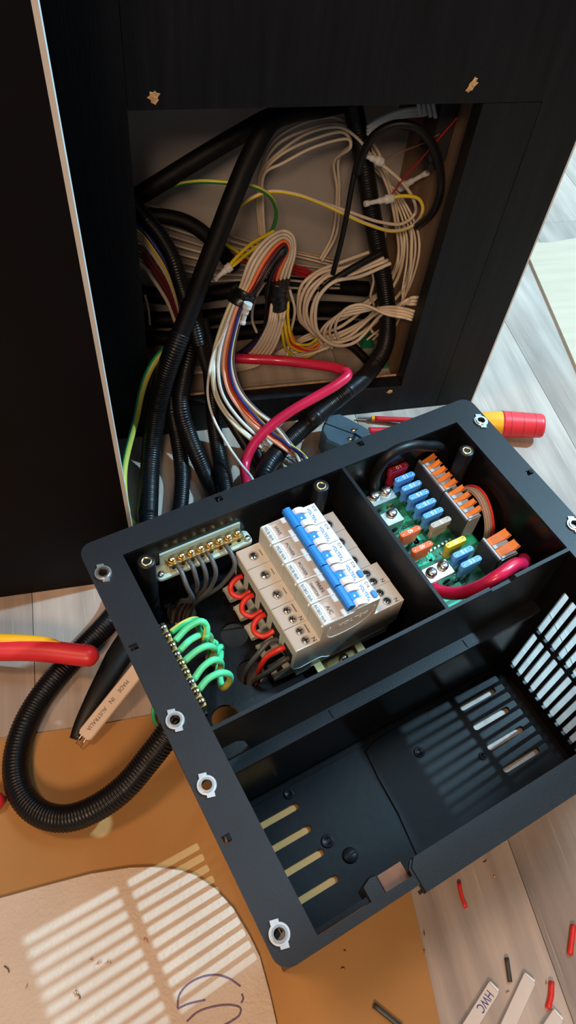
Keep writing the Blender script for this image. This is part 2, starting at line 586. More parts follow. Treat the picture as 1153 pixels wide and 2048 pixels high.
        acc = np.zeros_like(X); cnt = np.zeros(len(X))
        g = pen > 0
        np.add.at(acc, J[g], (u*(pen*wj/ws)[:, None])[g]); np.add.at(acc, I[g], (-u*(pen*wi/ws)[:, None])[g])
        np.add.at(cnt, J[g], 1); np.add.at(cnt, I[g], 1)
        mv = acc/np.maximum(1, cnt*.55)[:, None]
        ln = np.linalg.norm(mv, axis=1)
        mv *= np.minimum(1, 1.0/np.maximum(ln, 1e-6))[:, None]
        X = X+mv*free[:, None]
        if it < 105:
            D = X-X0
            k_ = .2 if it < 60 else .08
            D[idx] = D[idx]*(1-k_)+(D[idx-1]+D[idx+1])*(k_*.5)
            X = np.where(free[:, None], X0+D, X)
        fr = free & ~inbox
        zmin = rad+np.where((X[:, 1] < -300) & (X[:, 0] < 55), 1.9, .15)
        X[:, 2] = np.where(fr, np.maximum(X[:, 2], zmin), X[:, 2])
        ins = fr & (X[:, 1] > 10)
        X[:, 1] = np.where(ins, np.minimum(X[:, 1], 154.6-rad), X[:, 1])
        X[:, 0] = np.where(ins, np.minimum(X[:, 0], 194.6-rad), X[:, 0])
        for lo, hi in boxes:
            lo_ = np.array(lo)[None]-rad[:, None]; hi_ = np.array(hi)[None]+rad[:, None]
            hit = np.where(((X > lo_) & (X < hi_)).all(1) & fr)[0]
            for h in hit:
                ca = [(X[h, c]-lo_[h, c], c, lo_[h, c]) for c in (0, 1)]+[(hi_[h, c]-X[h, c], c, hi_[h, c]) for c in range(3)]
                _, c, val = min(ca)
                X[h, c] = val
    for w, j in enumerate(js):
        j['solved'] = [Vector(p) for p in X[first[w]:first[w+1]]]
TAPES = []
def build_tapes():
    for a, b, lb in TAPES:
        ax = (b-a).normalized()
        cs = []; rs = []
        for k in range(9):
            c = a.lerp(b, k/8)
            near = []
            for j in JOBS:
                if j['name'] not in ('looped_wire', 'loom_wire', 'yellow_wire', 'loose_wire') or 'solved' not in j: continue
                q = [p for p in j['solved'] if abs((p-c).dot(ax)) < 2.4 and (p-c).length < 15]
                if q and (j['name'] != 'loose_wire' or 'fanning' in j['label']): near.append((min(q, key=lambda p: abs((p-c).dot(ax))), j['r']))
            m = c.copy()
            if near:
                m = Vector((0, 0, 0))
                for p, r in near: m += p
                m /= len(near)
                m += ax*((c-m).dot(ax))
            cs.append(m)
            rs.append(max([((p-m)-ax*((p-m).dot(ax))).length+r for p, r in near] or [8])+.35)
        R = max(rs)
        c0 = sum(cs, Vector((0, 0, 0)))/len(cs)
        P = [c.lerp(c0+ax*((a.lerp(b, k/8)-c0).dot(ax)), .3) for k, c in enumerate(cs)]
        R = min(R, 11.5)
        solo(MB().tube(spline(P, 2), R, 18, rf=lambda L: R+.25*math.sin(L*1.1)), 'tape_wrap', 'tape', lb, 'tape', 'w', tuple(P[0]))
def build_cables():
    global CON
    CON = next((i for i, j in enumerate([q for q in JOBS if not q.get('tiny')]) if j['name'] == 'conduit'), -5)
    settle()
    build_tapes()
    for j in JOBS:
        P = j.get('solved') or j['pts']
        mb = MB().tube(spline(P, j['step']), j['r'], j['n'], j['stripe'], rf=j['rf'], flat=j['flat'], roll=j['roll'])
        solo(mb, j['name'], j['m'], j['label'], j['cat'], 'w', tuple(P[0]), j['group'])

TXT = {}
def text_mesh(s):
    if s in TXT: return TXT[s]
    c = bpy.data.curves.new('lettering', 'FONT')
    c.body = s
    c.size = 1
    c.extrude = .02
    c.align_x = 'CENTER'
    c.align_y = 'CENTER'
    c.resolution_u = 3
    o = bpy.data.objects.new('lettering', c)
    COL.objects.link(o)
    dg = bpy.context.evaluated_depsgraph_get()
    dg.update()
    me = bpy.data.meshes.new_from_object(o.evaluated_get(dg))
    bpy.data.objects.remove(o)
    TXT[s] = me
    return me
def text(s, length, m, parent, pos, xdir, ydir, name='lettering', fr=None, height=None):
    """flat lettering: centre pos, reading direction xdir, letter-up ydir (frame coordinates of the thing)"""
    src = text_mesh(s)
    xs = [v.co.x for v in src.vertices]; ys = [v.co.y for v in src.vertices]
    k = length/(max(xs)-min(xs))
    ky = height/(max(ys)-min(ys)) if height else k
    cx = (max(xs)+min(xs))/2; cy = (max(ys)+min(ys))/2
    X = Vector(xdir).normalized(); Y = Vector(ydir).normalized(); Z = X.cross(Y)
    cv = conv_for(root_of(parent))
    if ORG[root_of(parent).name][0] == 'b': Z = -Z
    me = src.copy()
    for v in me.vertices:
        p = Vector(pos)+X*((v.co.x-cx)*k)+Y*((v.co.y-cy)*ky)+Z*(v.co.z*4)
        v.co = cv(p)
    me.materials.clear()
    me.materials.append(MATS[m])
    me.update()
    o = bpy.data.objects.new(name, me)
    COL.objects.link(o)
    o.parent = parent
    return o
def circle(cx, cy, r, n=20, a0=0):
    return [(cx+r*math.cos(a0+2*math.pi*i/n), cy+r*math.sin(a0+2*math.pi*i/n)) for i in range(n)]
def rrect(x0, y0, x1, y1, r, n=5):
    out = []
    for cx, cy, a in ((x1-r, y1-r, 0), (x0+r, y1-r, 90), (x0+r, y0+r, 180), (x1-r, y0+r, 270)):
        for i in range(n+1):
            t = math.radians(a+90*i/n)
            out.append((cx+r*math.cos(t), cy+r*math.sin(t)))
    return out
def rect(x0, y0, x1, y1):
    return [(x0, y0), (x1, y0), (x1, y1), (x0, y1)]

# ================================================================== SETTING: floor of planks
floor = solo(MB().box((-1000, -1000, -14), (2150, 1000, -9)), 'floor', 'dark_gap', 'grey brown wood grain vinyl plank floor', 'floor', 'w', (0, 0, 0), kind='structure')
mat('wall_paint', (.62, .60, .57), .8, var=.03, vscale=4)
solo(MB().box((-1000, 1000, -9), (2150, 1040, 2500)), 'wall_back', 'wall_paint', 'plain pale wall behind the cabinets', 'wall', 'w', (0, 1000, -9), kind='structure')
solo(MB().box((2150, -1000, -9), (2190, 1000, 2500)), 'wall_right', 'wall_paint', 'plain pale side wall of the room', 'wall', 'w', (2150, 0, -9), kind='structure')
PW = 118.5
plank_me = {}
k = 0
for i in range(-8, 17):
    x0 = 135+i*PW
    cuts = {1: [-1000, 131, 1000], 2: [-700, 330, 1000], 0: [-1000, -205, 700, 1000], 3: [-900, 20, 332, 1000], -1: [-900, 60, 1000], -2: [-1000, -240, 600, 1000]}.get(i, [-1000, -1000+300*((i*7) % 5+1), 400+60*((i*3) % 4), 1000])
    for a, b in zip(cuts[:-1], cuts[1:]):
        L = b-a
        if L not in plank_me:
            mb = MB().prism([(-PW/2+.25, -L/2+.3), (PW/2-.25, -L/2+.3), (PW/2-.25, L/2-.3), (-PW/2+.25, L/2-.3)], -9, 0, 0, .7)
            plank_me[L] = mb.mesh('plank', ['vinyl_plank'], lambda v: (v[0]*.001, v[1]*.001, v[2]*.001))
        o = bpy.data.objects.new('plank', plank_me[L])
        COL.objects.link(o)
        o.parent = floor
        o.location = ((x0+PW/2)*.001, (a+b)*.0005, 0)

# ================================================================== main cabinet with the cut-out
up = lambda a, b, c: (a, c, b)
cab = thing('cabinet', 'black wood grain cabinet front with a square opening full of cables', 'cabinet', 'w', (40, 0, 0))
part(MB().plate(rect(-230, 0, -90.2, 700), [], 0, 16, up), 'left_stile', 'cabinet_black', cab)
part(MB().plate([(-89.8, 344.8), (232.3, 344.8), (232.3, 0), (275.6, 0), (275.6, 700), (-89.8, 700)], [], 0, 16, up), 'header', 'cabinet_black', cab)
part(MB().plate([(-89.8, 0), (231.8, 0), (231.8, 344.3), (181.6, 344.3), (181.6, 38.7), (-89.8, 38.7)], [], 0, 16, up), 'bottom_rail', 'cabinet_black', cab)
part(MB().box((275.6, 0, 0), (277.3, 16, 700)), 'edge_banding', 'white_edge', cab, label='white edge banding')
part(MB().box((-90, 16.2, 24), (181, 18.5, 39.2)), 'raw_edge', 'raw_wood', cab, label='raw pale wood edge behind the sill')
part(MB().box((195, 16, 0), (203, 155, 700)), 'inner_side', 'interior_brown', cab, label='raw brown inner side')
part(MB().box((188.5, 16, 20), (195, 19, 420)), 'inner_batten', 'raw_wood', cab)
part(MB().box((-230, 155, 0), (276, 162, 700)), 'back_panel', 'interior_grey', cab, label='pale grey back panel')
part(MB().box((-230, 16, 0), (-222, 155, 700)), 'inner_side', 'interior_brown', cab)
part(MB().box((-230, 0, 700), (277, 162, 712)), 'top_panel', 'cabinet_black', cab)
part(MB().box((262, 16, 0), (276, 155, 700)), 'outer_side', 'white_edge', cab)
def chip(cx, cz, w, h, rot, seed):
    rnd = random.Random(seed)
    pts = []
    for i in range(14):
        a = 2*math.pi*i/14
        r = (1 if i % 2 else .68)*(.8+.4*rnd.random())
        x, z = w*r*math.cos(a), h*r*math.sin(a)
        pts.append((cx+x*math.cos(rot)-z*math.sin(rot), cz+x*math.sin(rot)+z*math.cos(rot)))
    mb = MB().plate(pts, [], .2, -.5, up)
    o = part(mb, 'chipped_hole', 'chip_wood', cab, label='bare chipped wood around a screw hole')
    part(MB().plate(circle(cx+.6, cz-.6, 1.1, 10), [], -.2, -.8, up), 'pilot_hole', 'raw_wood', o)
chip(-71.2, 353.6, 4.4, 5.2, 0, 1)
chip(168, 358.4, 3.0, 7.0, -.45, 2)
chip(169.7, 31.8, 3.4, 3.0, .2, 3)

# neighbouring black cabinet that stands forward on the left side
xr = lambda z: -124.3-.0236*(z-94)
scab = thing('tall_cabinet', 'tall plain black cabinet door with a thin white edge strip', 'cabinet', 'w', (-400, -173, 0))
part(MB().plate([(-700, 0), (xr(0)-2.9, 0), (xr(800)-2.9, 800), (-700, 800)], [], -173, -157, up), 'door_panel', 'cabinet_dark', scab)
part(MB().plate([(xr(0)-2.9, 0), (xr(0), 0), (xr(800), 800), (xr(800)-2.9, 800)], [], -173.4, -157, up), 'edge_banding', 'white_edge', scab, label='thin white edge strip')
part(MB().box((-700, -157, 0), (-690, -2, 800)), 'side_panel', 'cabinet_dark', scab)
part(MB().box((-172, -157, 0), (-160, -2, 800)), 'side_panel', 'cabinet_dark', scab)

# ================================================================== sheets on the floor
solo(MB().prism([(-640, -306), (-249, -305), (-170, -308), (-60, -306.5), (49, -306), (47, -420), (46.3, -478), (44, -520), (41, -563), (40, -900), (-640, -900)], .1, 1.7),
     'cardboard_sheet', 'cardboard', 'orange brown cardboard sheet on the floor under the black box', 'cardboard', 'w', (-200, -500, 0))
solo(MB().prism([(459, 272), (478, 281), (500, 279), (547, 286), (900, 300), (900, -400), (371, -400), (428, 34)], .1, 4.2),
     'pale_cardboard_sheet', 'pale_card', 'pale beige cardboard sheet lying on the floor beyond the cabinet', 'cardboard', 'w', (600, 0, 0))
board_pts = [(-430, -424), (-249, -424), (-215, -422), (-185, -420.5), (-157, -422), (-142, -424.5), (-130, -428), (-119, -432), (-110, -437), (-97, -449), (-86, -465), (-78, -484), (-73.5, -498), (-71, -522), (-70, -540), (-69, -760), (-430, -760)]
brd = thing('round_cornered_panel', 'beige leather grain board with a rounded corner and pen scribble', 'panel', 'w', (-250, -560, 1.8))
part(MB().prism(board_pts, 1.8, 5.4, 0, .5), 'board', 'leather_board', brd)
zs = 600/1153
def scribble(lst, name='pen_mark'):
    pts = [F(x*zs, 1600+y*zs, 5.5) for x, y in lst]
    sp = spline(pts, 1.2)
    part(MB().tube(sp, .75, 6, flat=(1, .14)), name, 'pen_purple', brd, label='purple pen scribble')
scribble([(683, 800), (688, 755), (715, 715), (770, 682), (830, 672), (880, 685), (925, 716)])
scribble([(683, 803), (720, 785), (790, 768)])
scribble([(718, 852), (760, 815), (830, 792), (890, 788), (925, 800), (922, 825), (890, 850), (860, 866), (800, 900)])
scribble([(930, 745), (936, 762), (928, 780)])

# ================================================================== distribution box
HB = 182.5
enc = thing('distribution_box', 'open black plastic electrical distribution box lying flat on the floor', 'enclosure', 'b', (150, 110, 1.8))
Z0 = 1.9
nut_pos = [(0, 0), (0, 113), (0, 155.5), (0, 240), (320.5, 0), (320.5, 113), (320.5, 155.5), (320.5, 240)]
slots2 = [(-3, 58), (-3, 186), (218, -22), (322.5, 59), (96, -22)]
outer = rrect(-8, -27, 327.5, 258, 9)
inner = [(17, -8), (302, -8), (302, 245), (17, 245)]
def nub(c):
    return rect(c[0]-2.6, c[1]-2.2, c[0]+2.6, c[1]+2.2)
# flange: three sides (left, back, right) as one plate with holes; the front side is the rim
fl = [(-8, 258-9)]+[(-8, -18)]
fl = rrect(-8, -27, 327.5, 258, 9)
fl_outer = [p for p in fl]
top = MB()
hol = [circle(a, b, 3.1, 14) for a, b in nut_pos]+[nub(c) for c in slots2]
top.plate(rrect(-8, -27, 327.5, 256, 9), [[(17, -8), (302, -8), (302, 243.5), (80, 243.5), (77, 247), (77, 250.5), (17, 250.5)]]+hol, HB-3, HB)
flange = part(top, 'flange', 'black_flange', enc)
part(MB().prism([(82, 243), (302, 243), (302, 261), (78, 261), (78, 247)], HB-2.9, HB+.6, 0, .8), 'front_rim', 'black_flange', enc)
part(MB().box((77.5, 258, HB-9), (302, 260, HB-2.9)), 'rim_skirt', 'black_flange', enc)
part(MB().prism([(50, 242), (56, 239.5), (60, 240), (60, 252), (50, 252)], HB-16, HB-1.5, 0, .8), 'finger_catch', 'black_flange', enc)
for c in slots2:
    part(MB().box((c[0]-.2, c[1]-1.6, HB-3), (c[0]+2.4, c[1]+1.6, HB+1.3)), 'latch_nub', 'gloss_black', enc)
part(MB().box((61, 241, HB-14), (76.5, 250.2, HB-5)), 'notch_insert', 'notch_brown', enc, label='brown block in the rim notch')  # plain block added to give the notch its brown colour
# walls
part(MB().box((14, -10.5, 98), (305, -8, HB-3)), 'back_wall', 'gloss_black', enc)
part(MB().plate([(14, Z0), (305, Z0), (305, HB-3), (80, HB-3), (80, 120), (60, 120), (60, HB-3), (14, HB-3)], [], 247, 250, lambda a, b, c: (a, c, b)), 'front_wall', 'gloss_black', enc)
SV = [146.6+8.45*i for i in range(11)]
def slot_holes():
    h = []
    for v in SV:
        h.append(rrect(v-2.6, 18, v+2.6, 79, 1.2, 2))
        h.append(rrect(v-2.6, 83.5, v+2.6, 146, 1.2, 2))
    return h
side = lambda a, b, c: (c, a, b)
wl = MB().plate([(-8, 98), (118, 98), (118, Z0), (247, Z0), (247, HB-3), (-8, HB-3)], slot_holes(), 14, 17, side)
part(wl, 'slotted_wall', 'gloss_black', enc)
wr = MB().plate(rect(-8, Z0, 247, HB-3), slot_holes(), 302, 305, side)
part(wr, 'slotted_wall', 'gloss_black', enc)
# compartment floor with knock-outs, cross divider, ledge, lower wall
kos = [(49.5, 11, 11), (77, 45, 10.5), (73.5, 77.5, 10.5), (42, 100, 10), (56, 55, 7.4)]
part(MB().plate(rect(17, -8, 302, 137), [circle(a, b, r, 24) for a, b, r in kos], 101, 104), 'compartment_floor', 'gloss_black', enc)
part(MB().plate([(17, 104), (302, 104), (302, HB), (252, HB), (249, HB-4), (232, HB-4), (229, HB), (17, HB)], [[(23, 112), (46, 112), (40, 134), (34, 141), (24, 141)]], 126, 128.6, lambda a, b, c: (a, c, b)), 'cross_divider', 'black_plastic', enc)
part(MB().box((17, 128.6, 104), (302, 138.2, 109.5), ch=.8), 'ledge', 'black_plastic', enc)
for a in (108, 228):
    part(MB().box((a, 130, 109.3), (a+42, 137, 110.1)), 'ledge_pad', 'black_plastic', enc)
part(MB().box((17, 134, Z0), (302, 136.5, 104)), 'inner_wall', 'gloss_black', enc)
part(MB().box((192, -8, 104), (194.6, 126, HB-.3)), 'partition', 'black_plastic', enc)
# lower floor with slots
sl = []
for v in (157, 176, 195.5, 216.5):
    sl.append(rrect(22, v-2.7, 80, v+2.7, 2.6, 4))
for v in (154, 173.5, 193, 214):
    sl.append(rrect(244, v-2.6, 283, v+2.6, 2.5, 4))
part(MB().plate(rect(17, 136, 302, 247), sl, Z0, 4.5), 'slotted_floor', 'tray_black', enc)
part(MB().box((17, 137, 4.5), (302, 141.5, 6.2)), 'floor_step', 'gloss_black', enc)
part(MB().prism([(150, 146), (167, 141.5), (215, 141.5), (215, 148), (172, 160), (166, 180), (160, 243), (140, 243), (146, 200), (147, 170)], 4.4, 6.0, 0, .6), 'raised_rib', 'tray_black', enc)
for (a, b, r) in ((164.5, 154.5, 4.2), (77, 146, 4), (86, 191, 5), (190, 168, 4.5), (236, 196, 3.5), (152, 128.5, 0)):
    if r:
        part(MB().lathe([(0, 4.7), (r*.55, 4.7), (r*.7, 5.3), (r, 5.3), (r*1.05, 4.3)], (a, b, 0), 18), 'boss', 'tray_black', enc)
bs = part(MB().lathe([(0, 6.2), (5.2, 6.1), (5.9, 5.4), (6.1, 4.4)], (96, 208, 0), 22), 'mounting_boss', 'tray_black', enc)
part(MB().box((90.8, 207.2, 5.6), (101.2, 208.8, 6.35)), 'screw_slot', 'slot_black', bs)
# tall screw posts with brass inserts
for a, b, ztop in ((29.2, 2.6, 181), (170, -1.2, 181), (292.2, 18.8, 181)):
    ps = part(MB().lathe([(6.7, 104), (6.3, 120), (6.1, ztop-.8), (5.7, ztop), (3.9, ztop)], (a, b, 0), 24), 'screw_post', 'black_plastic', enc)
    part(MB().lathe([(3.9, ztop-2), (3.9, ztop+.4), (2.3, ztop+.4), (2.1, ztop-3)], (a, b, 0), 20), 'brass_insert', 'brass', ps, label='threaded brass insert')
    part(MB().lathe([(2.3, ztop-2.5), (0, ztop-2.6)], (a, b, 0), 16), 'thread_hole', 'slot_black', ps)
# spring clip nuts on the flange
for i, (a, b) in enumerate(nut_pos):
    ang = .25 if i < 4 else .5
    mb = MB().plate(circle(a, b, 5.6, 28), [circle(a, b, 3.4, 20)], HB, HB+1.2)
    for sgn in (-1, 1):
        c_, s_ = math.cos(ang), math.sin(ang)
        loc = [(-2.3+sgn*1.2, sgn*4.6), (2.3+sgn*1.2, sgn*4.6), (2.3+sgn*1.2, sgn*7.1), (-2.3+sgn*1.2, sgn*7.1)]
        mb.prism([(a+x*c_-y*s_, b+x*s_+y*c_) for x, y in loc], HB, HB+1.1)
    nt_ = part(mb, 'clip_nut', 'zinc', enc, label='silver spring clip nut')
    part(MB().plate(circle(a, b, 4.3, 22), [circle(a, b, 3.1, 18)], HB+1.2, HB+2.0), 'collar', 'steel', nt_)

# ================================================================== circuit breakers on their rail
VX, UX = (0, 1, 0), (1, 0, 0)
rail = thing('din_rail', 'yellow zinc mounting rail under the circuit breakers', 'rail', 'b', (138, 55, 104))
part(MB().box((120, -2, 104.3), (155, 103, 105.6)), 'rail_web', 'yellow_zinc', rail)
for a in (120, 150):
    part(MB().box((a, -2, 105.6), (a+1.2, 103, 111)), 'rail_flange', 'yellow_zinc', rail)
for a, b in ((115, 121), (150, 156)):
    part(MB().box((a, -2, 111), (b, 103, 112.2)), 'rail_lip', 'yellow_zinc', rail)
rs = part(MB().box((126, 97.5, 105.5), (150, 105, 108), ch=.6), 'end_clamp', 'yellow_zinc', rail)
part(MB().lathe([(0, 112.4), (2.4, 112.2), (3.2, 110.4), (3.2, 108)], (139, 101, 0), 18), 'clamp_screw', 'steel', rs)

def screw(parent, u, v, z, r=3.0, ang=.6, slot=True, m='steel'):
    w = part(MB().lathe([(r+.75, z-.2), (r+.75, z+.25), (r, z+.25), (r, z+.05)], (u, v, 0), 20), 'screw_well', 'clip_grey' if m == 'steel' else m, parent)
    h = part(MB().lathe([(r, z+.02), (r*.95, z+.22), (0, z+.3)], (u, v, 0), 20), 'screw', m, w)
    if slot:
        for k in (0, 1):
            a = ang+k*math.pi/2
            c, s = math.cos(a), math.sin(a)
            q = [(u+x*c-y*s, v+x*s+y*c) for x, y in ((-r*.75, -.45), (r*.75, -.45), (r*.75, .45), (-r*.75, .45))]
            w2 = MB().prism(q, z+.1, z+.42)
            part(w2, 'screw_slot', 'black_print', w)
BV0 = 7.0
BP = 17.95
texts = [('HWS', 'C10', 'MCB 6kA', False), ('POWER', 'C16', 'MCB 6kA', False), ('POWER', 'C16', 'MCB 6kA', False), ('MAIN SWITCH', 'C16', 'RCBO 6kA', True), ('A/C', 'C16', 'RCBO 6kA', True)]
blabels = ['grey circuit breaker with blue lever and card reading HWS',
           'grey circuit breaker marked POWER between the HWS breaker and the other POWER breaker',
           'grey circuit breaker marked POWER beside the MAIN SWITCH breaker',
           'grey circuit breaker with two screw terminals and card reading MAIN SWITCH',
           'grey circuit breaker with two screw terminals and card reading A/C, end of the row']
for i, (name, rating, kind_, rcbo) in enumerate(texts):
    v0 = BV0+i*BP; v1 = v0+BP-.5; vm = (v0+v1)/2
    b = thing('circuit_breaker', blabels[i], 'circuit breaker', 'b', (138, vm, 107), 'circuit breakers on the rail')
    ue = 185.5 if rcbo else 180
    prof = [(112.6, 108), (101, 108), (101, 121), (96, 124), (96, 151.5), (97, 152.2), (115, 152.2), (115, 171.5), (116, 172.3), (139.5, 172.6), (141.5, 175), (160, 175), (160, 152.2), (ue, 152.2), (ue, 124), (ue-6, 119), (ue-6, 108), (157.6, 108), (157.6, 112.15), (112.6, 112.15)]
    part(MB().plate(prof, [], v0, v1, lambda a, b_, c: (a, c, b_)), 'body', 'breaker_grey', b, bevel=.35, seg=2)
    # collar humps either side of the lever and the pivoting lever
    for a, c in ((v0+.5, v0+5.3), (v1-5.3, v1-.5)):
        hp = [(139.6, 175), (140.2, 178.2), (142.2, 179.6), (145, 179.4), (148.5, 177.4), (151, 175)]
        part(MB().plate(hp, [], a, c, lambda p, q, r: (p, r, q)), 'lever_collar', 'breaker_white', b, bevel=.3, seg=2)
    lv = part(MB().plate([(133.2, 181.8), (134.6, 183.4), (137.4, 183.2), (140.6, 179), (143.5, 177), (141.5, 174.4), (137.5, 175.5), (136.0, 179.4)], [], v0+5.5, v1-5.5, lambda p, q, r: (p, r, q)), 'lever', 'lever_blue', b, bevel=.2, seg=1)
    part(MB().plate([(132.0, 180.0), (132.6, 183.2), (134.5, 184.2), (137.6, 183.6), (138.4, 182.2), (137.0, 178.4), (133.6, 177.6)], [], v0+.25, v1-.25, lambda p, q, r: (p, r, q)), 'lever_bar', 'lever_blue', lv, bevel=.3, seg=2)
    part(MB().plate([(141.2, 174.9), (141.8, 177.4), (146.0, 176.8), (148.2, 174.9)], [], v0+5.6, v1-5.6, lambda p, q, r: (p, r, q)), 'indicator', 'lever_blue', b, bevel=.3, seg=2)
    part(MB().lathe([(0, 177.6), (.8, 177.5), (.9, 176.6)], (143.8, vm, 0), 12), 'indicator_dot', 'breaker_white', b)
    # paper card behind a clear window
    part(MB().box((118.5, v0+1.2, 172.3), (123.2 if 'MAIN' not in name else 124.5, v1-1.0, 172.65)).box((123.2, v0+3.2, 172.3), (127.8, v1-3.6, 172.65)) if False else MB().box((120.6, v0+2.2, 172.3), (126.2, v1-2.4, 172.75)), 'label_card', 'card_white', b)
    part(MB().box((115.4, v0+.5, 172.8), (131.6, v1-.5, 173.3)), 'label_window', 'clear_plastic', b)
    part(MB().box((115.1, v1-1.1, 171.4), (131, v1-.2, 173.7), ch=.2), 'window_hinge', 'breaker_white', b)
    part(MB().box((113.8, v1-1.9, 169.6), (115.8, v1-.3, 171.6), ch=.3), 'hinge_lug', 'breaker_white', b)
    if name == 'MAIN SWITCH':
        text('MAIN', 8.6, 'grey_print', b, (128.0, vm-.4, 173.45), VX, UX)
        text('SWITCH', 11, 'grey_print', b, (123.4, vm-.4, 173.45), VX, UX)
    else:
        text(name, {'HWS': 7.5, 'POWER': 11.5, 'A/C': 6.5}[name], 'grey_print', b, (124.6, vm, 173.45), VX, UX)
    text(kind_, 12.2 if not rcbo else 14, 'grey_print', b, (117.6, vm-.3, 173.45), VX, UX)
    text('VOLTEX', 12.4, 'blue_print', b, (153.0, vm-.4, 175.15), VX, UX)
    text(rating, 4.6, 'grey_print', b, (157.6, v0+4.3, 175.15), VX, UX)
    tri = [(150.2, v1-3.6), (150.2, v1-.9), (152.8, v1-2.2)]
    tri2 = [(150.7, v1-3.0), (150.7, v1-1.5), (152.0, v1-2.2)]
    part(MB().plate(tri, [tri2], 175, 175.12), 'triangle_mark', 'grey_print', b)
    if rcbo:
        for q in range(3):
            part(MB().box((147.0+q*0, v0+1.2+q*4.2, 175), (149.6, v0+4.4+q*4.2, 175.1)), 'printed_panel', 'clip_grey', b)
        part(MB().prism(rrect(156.0, v1-7.4, 159.4, v1-1.5, 1.2, 3), 174.5, 176.2, 0, .4), 'test_button', 'lever_blue', b, label='blue test button')
        for dv in (5.0, 12.8):
            screw(b, 106, v0+dv, 152.2, 2.7, .6+i)
            screw(b, 173 if dv < 9 else 174, v0+dv, 152.2, 2.9, .3+i)
        text('N', 2.6, 'black_print', b, (111.6, v1-2.6, 152.35), VX, UX)
        text('N', 2.6, 'black_print', b, (180.5, v1-2.4, 152.35), VX, UX)
        part(MB().box((111.0, v0+2, 152.2), (111.8, v0+9, 152.35)), 'printed_line', 'grey_print', b)
    else:
        part(MB().box((148.0, v0+1.4, 175), (149.8, v0+4.8, 175.1)), 'printed_panel', 'clip_grey', b)
        screw(b, 106, vm, 152.2, 3.3, .6+i)
        screw(b, 170, vm, 152.2, 3.6, .2+i)
        part(MB().box((112, vm-3, 152.2), (112.6, vm+2.5, 152.35)), 'printed_line', 'grey_print', b)
    # cable entry and rail clip under the left shoulder
    part(MB().box((95.7, vm-5.5, 126), (96.2, vm+5.5, 141)), 'cable_entry', 'slot_black', b)
    cl = part(MB().plate([(85, 108.5), (86.5, 106.5), (104, 106.5), (104, 113), (100, 117), (88, 113.5), (85, 112)], [], vm-5.5, vm+5.0, lambda p, q, r: (p, r, q)), 'rail_clip', 'clip_grey', b, bevel=.6, seg=2)
    part(MB().box((88.4, vm-2.6, 113.2), (93.0, vm+2.2, 115.4)), 'clip_slot', 'slot_black', cl)
    if i == 4:
        arc = [(120+22*math.cos(t), 160+10*math.sin(t)) for t in (2.8, 3.3, 3.9, 4.5, 5.2)]
        emb = lambda p, q, r: (p, r, q)
        part(MB().tube(spline([(121, v1+.1, 166), (120, v1+.1, 155), (124, v1+.1, 149), (146, v1+.1, 149), (156, v1+.1, 158), (157, v1+.1, 168)], 1.5), .35, 6), 'embossed_line', 'breaker_grey', b)
        part(MB().tube(spline([(101, v1+.1, 120), (120, v1+.1, 121), (126, v1+.1, 116), (176, v1+.1, 117)], 2), .3, 6), 'embossed_line', 'breaker_white', b)
        text('VOLTEX', 24, 'breaker_white', b, (140, v1+.1, 162), UX, (0, 0, 1))
        part(MB().plate([(185, 152.3), (173, 152.3), (176.5, 143)], [], v1-.1, v1+.12, emb), 'white_flash', 'breaker_white', b)

# red link wires between the breaker terminals and the supply wires
def bwire(name, label, pts, r, m, group=None, stripe=None, cat='wire', n=10, step=1.2, box=True, roll=0.0, pin=False):
    wire(name, label, cat, [bw(*p) for p in pts] if box else pts, r, m, group, stripe, n, step, roll=roll, pin=pin)
    JOBS[-1]['inbox'] = True
for i in range(3):
    va = BV0+i*BP+BP*.5
    vb = va+BP-2.4
    bwire('link_wire', ['red link wire looping from the HWS breaker to the POWER breaker beside it', 'red link wire looping between the two POWER breakers', 'red link wire looping from a POWER breaker to the MAIN SWITCH breaker'][i], [(99, va+2.4, 134), (92, va+2.6, 136), (85.5, va+5, 134), (84, va+9, 130), (88, vb-1.2, 129), (95, vb, 132), (99, vb, 133)], 2.05, 'wire_red', 'red link wires on the breakers', pin=True)
v4 = BV0+4*BP
bwire('supply_wire', 'red wire entering the A/C breaker terminal', [(100, v4+4.6, 134), (93, v4+4, 135), (84, v4+2.5, 129), (78.5, v4+3, 118), (77.4, v4+3.4, 106), (77.4, v4+3.6, 90)], 2.05, 'wire_red')
bwire('supply_wire', 'dark grey wire entering the MAIN SWITCH breaker terminal', [(100, v4-4, 130), (90, v4-6, 131), (80, v4-3.5, 126), (71, v4-2, 114), (68.5, v4-1, 103), (68.5, v4-.8, 90)], 1.9, 'wire_grey')
bwire('supply_wire', 'dark grey wire entering the A/C breaker beside the red one', [(100, v4+12, 131), (92, v4+11.5, 131), (83, v4+11, 124), (74, v4+8, 112), (72, v4+5.8, 103), (72, v4+5.5, 90)], 1.9, 'wire_grey')
for q, (vv, zz) in enumerate(((v4-14, 136), (v4-3, 134), (v4+7, 132))):
    bwire('outgoing_wire', 'short red outgoing wire beside the breaker row and the black partition', [(184, vv, zz), (187.8, vv+.5, zz-1), (189.8, vv+1.5, zz-8), (189.8, vv+2, 110)], 1.8, 'wire_red', 'red outgoing wires', pin=True)
bwire('outgoing_wire', 'dark grey outgoing wire beside the breaker row and the black partition', [(184, v4+11.5, 130), (187.8, v4+12, 130), (189.6, v4+12.5, 108)], 1.8, 'wire_grey', pin=True)

